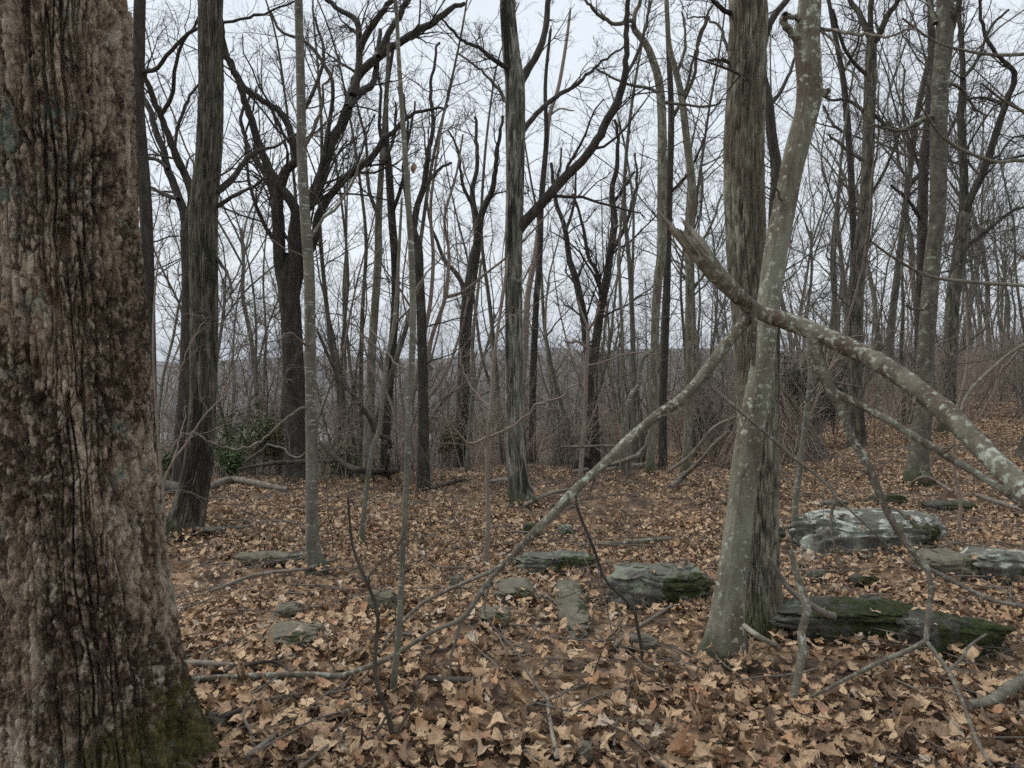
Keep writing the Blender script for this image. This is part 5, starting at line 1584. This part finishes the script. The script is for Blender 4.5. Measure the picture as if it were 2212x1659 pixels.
def scatter(n, px0, px1, y0, y1, mind=1.0, smin=0.75, smax=1.1, slim=False):
    c = tries = 0
    while c < n and tries < n * 60:
        tries += 1
        y = math.sqrt(FR.uniform(y0 ** 2, y1 ** 2))
        x = (FR.uniform(px0, px1) - W / 2) / F * y
        if any((x - a) ** 2 + (y - b) ** 2 < mind ** 2 for a, b in placed):
            continue
        placed.append((x, y))
        k = int(FR.integers(8, 10)) if slim else int(FR.integers(0, 8))
        look = 'slim pole-like' if slim else 'forked' if k in (0, 1, 4, 6) else 'single-stemmed'
        row = 'near' if y < 28 else 'middle' if y < 42 else 'far'
        spot = where(x, y)
        copy_tree(k, x, y, FR.uniform(smin, smax), FR.uniform(0, 6.28), f'{look} tree, {row} background, {spot}', 'background trees ' + spot)
        c += 1


scatter(15, 250, 800, 20, 60, 1.8)
scatter(18, 780, 1480, 22, 65, 1.8)
scatter(16, 1480, 1800, 19, 58, 1.6)
scatter(40, 1780, 2330, 19, 66, 1.4)
scatter(8, -300, 240, 16, 45, 2.0)
scatter(7, 480, 800, 11.5, 18, 0.5, 0.7, 1.15, True)
scatter(14, 760, 1520, 12.5, 22, 0.5, 0.7, 1.15, True)
scatter(12, 1760, 2300, 13, 26, 0.5, 0.8, 1.2, True)


# thin stems on the crest
def stem_arch(seed):
    rng = np.random.default_rng(seed)
    b = MB()
    n = 10
    P = np.zeros((n, 3))
    dirn = np.array([rng.normal() * 0.08, rng.normal() * 0.08, 1.0])
    h = rng.uniform(3.5, 6)
    P[0] = [0, 0, -0.1]
    for i in range(1, n):
        dirn = nrm(dirn + rng.normal(size=3) * 0.10 + [0, 0, 0.1])
        P[i] = P[i - 1] + dirn * h / (n - 1)
    R = np.linspace(1, 0.25, n) * rng.uniform(0.018, 0.035)
    tubes(b, P, R, 7)
    P1, R1 = grow(P[None], R[None], 14, (0.25, 1), (30, 65), 0.28, 0.05, 0.18, 8, 0.5, 0.35, 0.003, rng)
    tubes(b, P1, R1, 4)
    P2, R2 = grow(P1, R1, 5, (0.15, 1), (25, 60), 0.45, 0.04, 0.18, 5, 0.6, 0.4, 0.0022, rng)
    tubes(b, P2, R2, 3)
    P3, R3 = grow(P2, R2, 3, (0.1, 1), (25, 60), 0.5, 0.04, 0.18, 4, 0.6, 0.5, 0.0018, rng)
    tubes(b, P3, R3, 3)
    TRI['n'] += b.tris_count()
    me = b.mesh('sapling')
    me.materials.append(M['pale'] if seed % 3 == 0 else M['redstem'] if seed % 3 == 1 else M['grey'])
    return me


STEMS = [stem_arch(400 + i) for i in range(6)]


def stems(n, px0, px1, y0, y1):
    for _ in range(n):
        y = math.sqrt(FR.uniform(y0 ** 2, y1 ** 2))
        x = (FR.uniform(px0, px1) - W / 2) / F * y
        k = int(FR.integers(0, 6))
        o = bpy.data.objects.new('sapling', STEMS[k])
        COL.objects.link(o)
        o.location = (x, y, float(hgt(x, y)))
        o.rotation_euler = (0, 0, FR.uniform(0, 6.28))
        s = FR.uniform(0.6, 1.15)
        o.scale = (s, s, s)
        spot = where(x, y)
        hue = ('red-brown', 'grey-green', 'pale')[(400 + k) % 3 - 1]
        tag(o, f'thin {hue} stem in brush, {spot}', 'sapling', 'thin stems ' + spot)


stems(18, 330, 760, 11.5, 20)
stems(44, 720, 1500, 13, 24)
stems(16, 1480, 1780, 13, 24)
stems(38, 1760, 2300, 13, 30)

def seedling_arch(seed):
    rng = np.random.default_rng(seed)
    b = MB()
    n = 8
    P = np.zeros((n, 3))
    dirn = nrm(np.array([rng.normal() * 0.2, rng.normal() * 0.2, 1.0]))
    h = rng.uniform(0.6, 1.5)
    P[0] = [0, 0, -0.06]
    for i in range(1, n):
        dirn = nrm(dirn + rng.normal(size=3) * 0.13 + [0, 0, 0.08])
        P[i] = P[i - 1] + dirn * h / (n - 1)
    R = np.linspace(1, 0.3, n) * rng.uniform(0.003, 0.0055)
    tubes(b, P, R, 6)
    P1, R1 = grow(P[None], R[None], 9, (0.3, 1), (28, 65), 0.36, 0.05, 0.15, 6, 0.6, 0.4, 0.001, rng)
    tubes(b, P1, R1, 4)
    P2, R2 = grow(P1, R1, 3, (0.2, 1), (25, 60), 0.5, 0.04, 0.15, 4, 0.65, 0.5, 0.0008, rng)
    tubes(b, P2, R2, 3)
    TRI['n'] += b.tris_count()
    me = b.mesh('seedling')
    me.materials.append((M['redstem'], M['stick'], M['darklog'])[seed % 3])
    return me


SEEDS = [seedling_arch(450 + i) for i in range(6)]
for _ in range(46):
    y = math.sqrt(FR.uniform(3.4 ** 2, 11.5 ** 2))
    px = FR.uniform(420, 2212)
    x = (px - W / 2) / F * y
    k = int(FR.integers(0, 6))
    o = bpy.data.objects.new('seedling', SEEDS[k])
    COL.objects.link(o)
    o.location = (x, y, float(hgt(x, y)))
    o.rotation_euler = (0, 0, FR.uniform(0, 6.28))
    s = FR.uniform(0.6, 1.2)
    o.scale = (s, s, s)
    spot = where(x, y)
    tone = ('red-brown', 'grey', 'dark')[(450 + k) % 3]
    tag(o, f'knee-high {tone} seedling, {spot}', 'seedling', 'seedlings ' + spot)


# ------------------------------------------------------------------ brush: uncountable twiggy growth along the crest
def brush_template(rng, mat):
    ns = int(rng.integers(4, 7))
    P = np.zeros((ns, 5, 3))
    d = nrm(np.stack([rng.normal(size=ns) * 0.28, rng.normal(size=ns) * 0.28, np.ones(ns)], 1))
    P[:, 0] = rng.normal(size=(ns, 3)) * [0.15, 0.15, 0]
    ln = rng.uniform(1.2, 2.4, ns)
    for i in range(1, 5):
        P[:, i] = P[:, i - 1] + d * (ln / 4)[:, None]
        d = nrm(d + rng.normal(size=(ns, 3)) * 0.13)
    R = np.tile(np.linspace(0.0085, 0.003, 5), (ns, 1))
    b = MB()
    tubes(b, P, R, 4)
    P1, R1 = grow(P, R, 8, (0.15, 1), (25, 65), 0.4, 0.04, 0.2, 5, 0.6, 0.5, 0.0024, rng)
    tubes(b, P1, R1, 3)
    P2, R2 = grow(P1, R1, 4, (0.15, 1), (25, 65), 0.5, 0.03, 0.18, 3, 0.7, 0.6, 0.0019, rng)
    tubes(b, P2, R2, 3)
    me = b.mesh('brush')
    me.materials.append(mat)
    return me


def brush():
    rng = np.random.default_rng(500)
    T = [brush_template(rng, M['brush'] if k % 3 else M['far']) for k in range(9)]
    pos, n_all = [], 0
    for px0, px1, y0, y1, n in ((330, 800, 11.8, 34, 190), (760, 1560, 13.2, 38, 380), (1480, 1800, 13.5, 36, 150), (1760, 2400, 14.5, 44, 400)):
        y = np.sqrt(rng.uniform(y0 ** 2, y1 ** 2, n))
        x = (rng.uniform(px0, px1, n) - W / 2) / F * y
        pos.append(np.stack([x, y, hgt(x, y) - 0.02], 1))
    pos = np.concatenate(pos)
    n = len(pos)
    rot = np.stack([rng.normal(size=n) * .06, rng.normal(size=n) * .06, rng.uniform(0, 6.28, n)], 1)
    o = scatter_gn('brush', pos, rot, rng.uniform(0.55, 1.25, n), rng.integers(0, 9, n), rng.random(n), T)
    tag(o, 'dense thicket of thin red-brown twigs along the crest', 'brush', kind='stuff')


brush()

# ------------------------------------------------------------------ far wooded hills
def far_wood():
    rng = np.random.default_rng(600)
    mb = MB()
    N = 1100
    r = np.concatenate([np.sqrt(rng.uniform(75 ** 2, 260 ** 2, 350)), rng.uniform(290, 520, 450), rng.uniform(650, 1150, 300)])
    x = rng.uniform(-0.62, 0.75, N) * r
    y = r
    z = hgt(x, y)
    ok = ~(((x - lake_c[0]) / 68) ** 2 + ((y - lake_c[1]) / 52) ** 2 < 1)
    x, y, z, r = x[ok], y[ok], z[ok], r[ok]
    N = len(x)
    hh = rng.uniform(9, 15, N)
    base = np.stack([x, y, z - 0.5], 1)
    tt = np.linspace(0, 1, 4)
    P = base[:, None, :] + np.stack([rng.normal(size=(N, 1)) * .6 * tt, rng.normal(size=(N, 1)) * .6 * tt, (hh[:, None] + .5) * tt], -1)
    R = 0.16 * np.linspace(1, .3, 4)[None] * np.ones((N, 1))
    tubes(mb, P, R, 3)
    P1, R1 = grow(P, R, 7, (0.3, 0.95), (25, 60), 0.42, 0.06, 0.2, 3, 0.6, 0.5, 0.05, rng)
    tubes(mb, P1, R1, 3)
    P2, R2 = grow(P1, R1, 2, (0.2, 1), (25, 60), 0.5, 0.06, 0.2, 2, 0.6, 0.5, 0.035, rng)
    tubes(mb, P2, R2, 3)
    TRI['n'] += mb.tris_count()
    tag(mb.build('distant_forest', M['far']), 'leafless woods covering the far valley and hills', 'forest', kind='stuff')


far_wood()

# ------------------------------------------------------------------ dry leaves
def leaf_shape(rng, lobed, n):
    """vertices and quads of one dry curled leaf, one unit long, five columns across"""
    s = np.linspace(0, 1, n + 1)
    sh = np.zeros(n + 1)
    if lobed:                                                # oak: three to four forward-pointing lobes on a side
        env = np.sin(math.pi * np.clip(s * 0.95 + 0.03, 0, 1)) ** 0.75 * 0.36 * (0.62 + 0.7 * s)
        lobe = np.sin(s * 2 * math.pi * rng.uniform(3.0, 4.2) + rng.uniform(0, 6.28))
        env = env * (1.0 + rng.uniform(0.15, 0.34) * lobe)
        sh = 0.07 * np.clip(lobe, 0, 1)
    else:
        env = np.sin(math.pi * np.clip(s * 0.97 + 0.02, 0, 1)) ** 0.85 * rng.uniform(0.2, 0.32)
    env = env * (1 - 0.35 * (rng.random(n + 1) < 0.12)) * rng.uniform(0.92, 1.06, n + 1)
    env[0], env[-1] = 0.012, 0.008
    el, er = env * rng.uniform(.8, 1.15), env * rng.uniform(.8, 1.15)
    wob = 0.05 * np.sin(3 * s + rng.uniform(0, 6))
    cols = []
    for f in (1.0, 0.5, 0.0, -0.5, -1.0):
        e = el * f if f > 0 else er * f
        cols.append(np.stack([s - 0.5 + sh * abs(f), wob + e, np.zeros(n + 1)], 1))
    V = np.concatenate(cols)
    cup, bend, tw = rng.uniform(-1.2, 2.8) * rng.choice([0.5, 1, 2.2]), rng.uniform(-0.7, 0.7), rng.uniform(-1.0, 1.0)
    k1, k2, p1, p2 = rng.uniform(6, 12), rng.uniform(6, 14), rng.uniform(0, 6), rng.uniform(0, 6)
    ay = np.abs(V[:, 1])
    V[:, 2] += cup * V[:, 1] ** 2 + bend * V[:, 0] ** 2 + tw * V[:, 0] * V[:, 1]
    V[:, 2] += 0.05 * np.sin(k1 * V[:, 0] + p1) * ay * 5 + 0.03 * np.sin(k2 * V[:, 1] + p2 + 5 * V[:, 0])
    V[:, 1] *= 1 - 0.25 * min(abs(cup) / 4, 1)
    V[:, 2] -= np.percentile(V[:, 2], 20)
    i = np.arange(n)
    q = np.concatenate([np.stack([c * (n + 1) + i, c * (n + 1) + i + 1, (c + 1) * (n + 1) + i + 1, (c + 1) * (n + 1) + i], 1) for c in range(4)])
    return V, q


def litter():
    rng = np.random.default_rng(700)
    T, TL = [], []
    for mat, out, num in ((M['litter'], T, 20), (M['leaf'], TL, 12)):
        for k in range(num):
            v, q = leaf_shape(rng, k % 5 < 2, 14 if num == 12 else 10)
            b = MB()
            b.add(v, quads=q)
            me = b.mesh('leaf')
            me.materials.append(mat)
            out.append(me)
    pos, rot, scl, idx, rnd = [], [], [], [], []
    for y0, y1, dens, tilt, zmax, grow_ in ((1.7, 4.4, 1150, 0.46, 0.085, 0.95), (4.4, 8.5, 1050, 0.45, 0.075, 0.83), (8.5, 16.5, 680, 0.42, 0.07, 0.83), (16.5, 34, 170, 0.38, 0.06, 1.15)):
        xl = 0.82
        cnt = int(xl * (y1 ** 2 - y0 ** 2) * dens)
        y = np.sqrt(rng.uniform(y0 ** 2, y1 ** 2, cnt))
        x = rng.uniform(-xl, xl, cnt) * y
        if y0 > 16:
            k = x > 3
            x, y = x[k], y[k]
        dn = fbm(x * 0.7, y * 0.7, x * 0, 71, 3)             # thin patches in the litter
        k = rng.random(len(x)) < np.clip(1.05 + 1.8 * dn, 0.3, 1)
        x, y = x[k], y[k]
        cnt = len(x)
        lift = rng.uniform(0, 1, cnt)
        heap = np.zeros(cnt)                                  # leaves drift up against the feet of the trees
        for bx, by, br_ in FEET:
            dd_ = np.hypot(x - bx, y - by) - br_
            heap = np.maximum(heap, 0.045 * np.exp(-(np.maximum(dd_, 0) / 0.16) ** 2))
        pos.append(np.stack([x, y, hgt(x, y) - 0.05 + lift * zmax * 0.9 + heap], 1))
        rot.append(np.stack([rng.normal(size=cnt) * tilt * (1 + (rng.random(cnt) < .12)), rng.normal(size=cnt) * tilt, rng.uniform(0, 6.28, cnt)], 1))
        scl.append((0.03 + 0.075 * rng.beta(1.2, 1.8, cnt)) * np.where(rng.random(cnt) < 0.12, 1.3, 1) * grow_)
        idx.append(rng.integers(0, 20, cnt))
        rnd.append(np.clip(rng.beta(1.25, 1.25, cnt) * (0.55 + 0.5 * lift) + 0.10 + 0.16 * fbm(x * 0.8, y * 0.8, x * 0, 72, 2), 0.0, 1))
    rt = np.concatenate(ROCKTOPS)
    cnt = len(rt)
    pos.append(rt)
    rot.append(np.stack([rng.normal(size=cnt) * .3, rng.normal(size=cnt) * .3, rng.uniform(0, 6.28, cnt)], 1))
    scl.append(rng.uniform(0.04, 0.085, cnt))
    idx.append(rng.integers(0, 20, cnt))
    rnd.append(rng.uniform(0.2, 0.85, cnt))
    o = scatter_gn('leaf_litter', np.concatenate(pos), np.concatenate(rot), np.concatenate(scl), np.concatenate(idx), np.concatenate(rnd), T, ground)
    tag(o, kind='stuff')
    # the largest leaves in the foreground, one by one
    T = TL
    c = 0
    while c < 300:
        px, py = rng.uniform(430, 2212), rng.uniform(1390, 1659)
        if rng.random() > (py - 1330) / 330:
            continue
        g = ground_at(px, py)
        o = bpy.data.objects.new('leaf', T[int(rng.integers(0, 12))])
        COL.objects.link(o)
        o.parent = ground
        o.location = (g[0], g[1], g[2] + 0.008 + 0.025 * rng.random())
        o.rotation_euler = (rng.normal() * 0.28, rng.normal() * 0.28, rng.uniform(0, 6.28))
        s = rng.uniform(0.07, 0.12)
        o.scale = (s, s, s)
        c += 1
    # fine fallen twigs among the leaves
    n = 2600
    y = np.sqrt(rng.uniform(2.2 ** 2, 14.5 ** 2, n))
    x = rng.uniform(-0.78, 0.78, n) * y
    a = rng.uniform(0, 6.28, n)
    ln = rng.uniform(0.12, 0.75, n)
    d = np.stack([np.cos(a), np.sin(a), rng.normal(size=n) * 0.06], 1)
    P = np.zeros((n, 5, 3))
    P[:, 0] = np.stack([x, y, hgt(x, y) + rng.uniform(0.005, 0.04, n)], 1)
    for i in range(1, 5):
        P[:, i] = P[:, i - 1] + d * (ln / 4)[:, None]
        P[:, i, 2] = hgt(P[:, i, 0], P[:, i, 1]) + (P[:, 0, 2] - hgt(x, y)) + rng.normal(size=n) * 0.008
        d = nrm(d + rng.normal(size=(n, 3)) * [0.2, 0.2, 0.02])
    tb = MB()
    tubes(tb, P, rng.uniform(0.0018, 0.0075, (n, 1)) * np.linspace(1, .5, 5), 4)
    P2, R2 = grow(P, np.full((n, 5), 0.003), 2, (.2, .9), (30, 60), .4, 0, .15, 3, .6, .5, .0012, rng)
    P2[..., 2] = np.maximum(P2[..., 2], hgt(P2[..., 0], P2[..., 1]) + 0.008)
    tubes(tb, P2, R2, 3)
    TRI['n'] += tb.tris_count()
    tag(tb.build('twig_litter', M['stick'], ground), kind='stuff')


litter()

# a withered leaf still hanging on the shrub
hv, hq = leaf_shape(np.random.default_rng(9), False, 8)
hb = MB()
hv = hv * 0.17
hp = at(893, 362, ground_at(905, 1042)[1] - 0.2)
hb.add(np.stack([hv[:, 1], hv[:, 2], hv[:, 0]], 1) + hp, quads=hq)
hb.build('withered_leaf', M['leaf'], RED_SHRUB)

# ------------------------------------------------------------------ haze over the valley
hzb = MB()
x0, x1, y0, y1, z0, z1 = -1500, 1500, -40, 1900, -40.0, 62.0
V = np.array([[x, y, z] for z in (z0, z1) for y in (y0, y1) for x in (x0, x1)], float)
hzb.add(V, quads=[[0, 2, 3, 1], [4, 5, 7, 6], [0, 1, 5, 4], [2, 6, 7, 3], [0, 4, 6, 2], [1, 3, 7, 5]])
mh = bpy.data.materials.new('haze')
mh.use_nodes = True
nh = mh.node_tree
nh.nodes.clear()
ho = nh.nodes.new('ShaderNodeOutputMaterial')
hv_ = nh.nodes.new('ShaderNodeVolumePrincipled')
hv_.inputs['Color'].default_value = (0.86, 0.91, 1.0, 1)
hv_.inputs['Density'].default_value = 0.0004
nh.links.new(hv_.outputs[0], ho.inputs['Volume'])
tag(hzb.build('haze', mh, smooth=False), 'thin bluish air fading the far hills', 'haze', kind='stuff')
# things that share a label are told apart by their order from left to right
ORD = 'first second third fourth fifth sixth seventh eighth ninth tenth eleventh twelfth'.split()
same = {}
for o in COL.objects:
    if o.parent is None and 'label' in o and 'group' in o:
        same.setdefault(o['label'], []).append(o)
for lab, os_ in same.items():
    if len(os_) > 1:
        os_.sort(key=lambda o: o.location.x / o.location.y)
        for k, o in enumerate(os_[:12]):
            o['label'] = lab + ', ' + ORD[k] + ' from left'
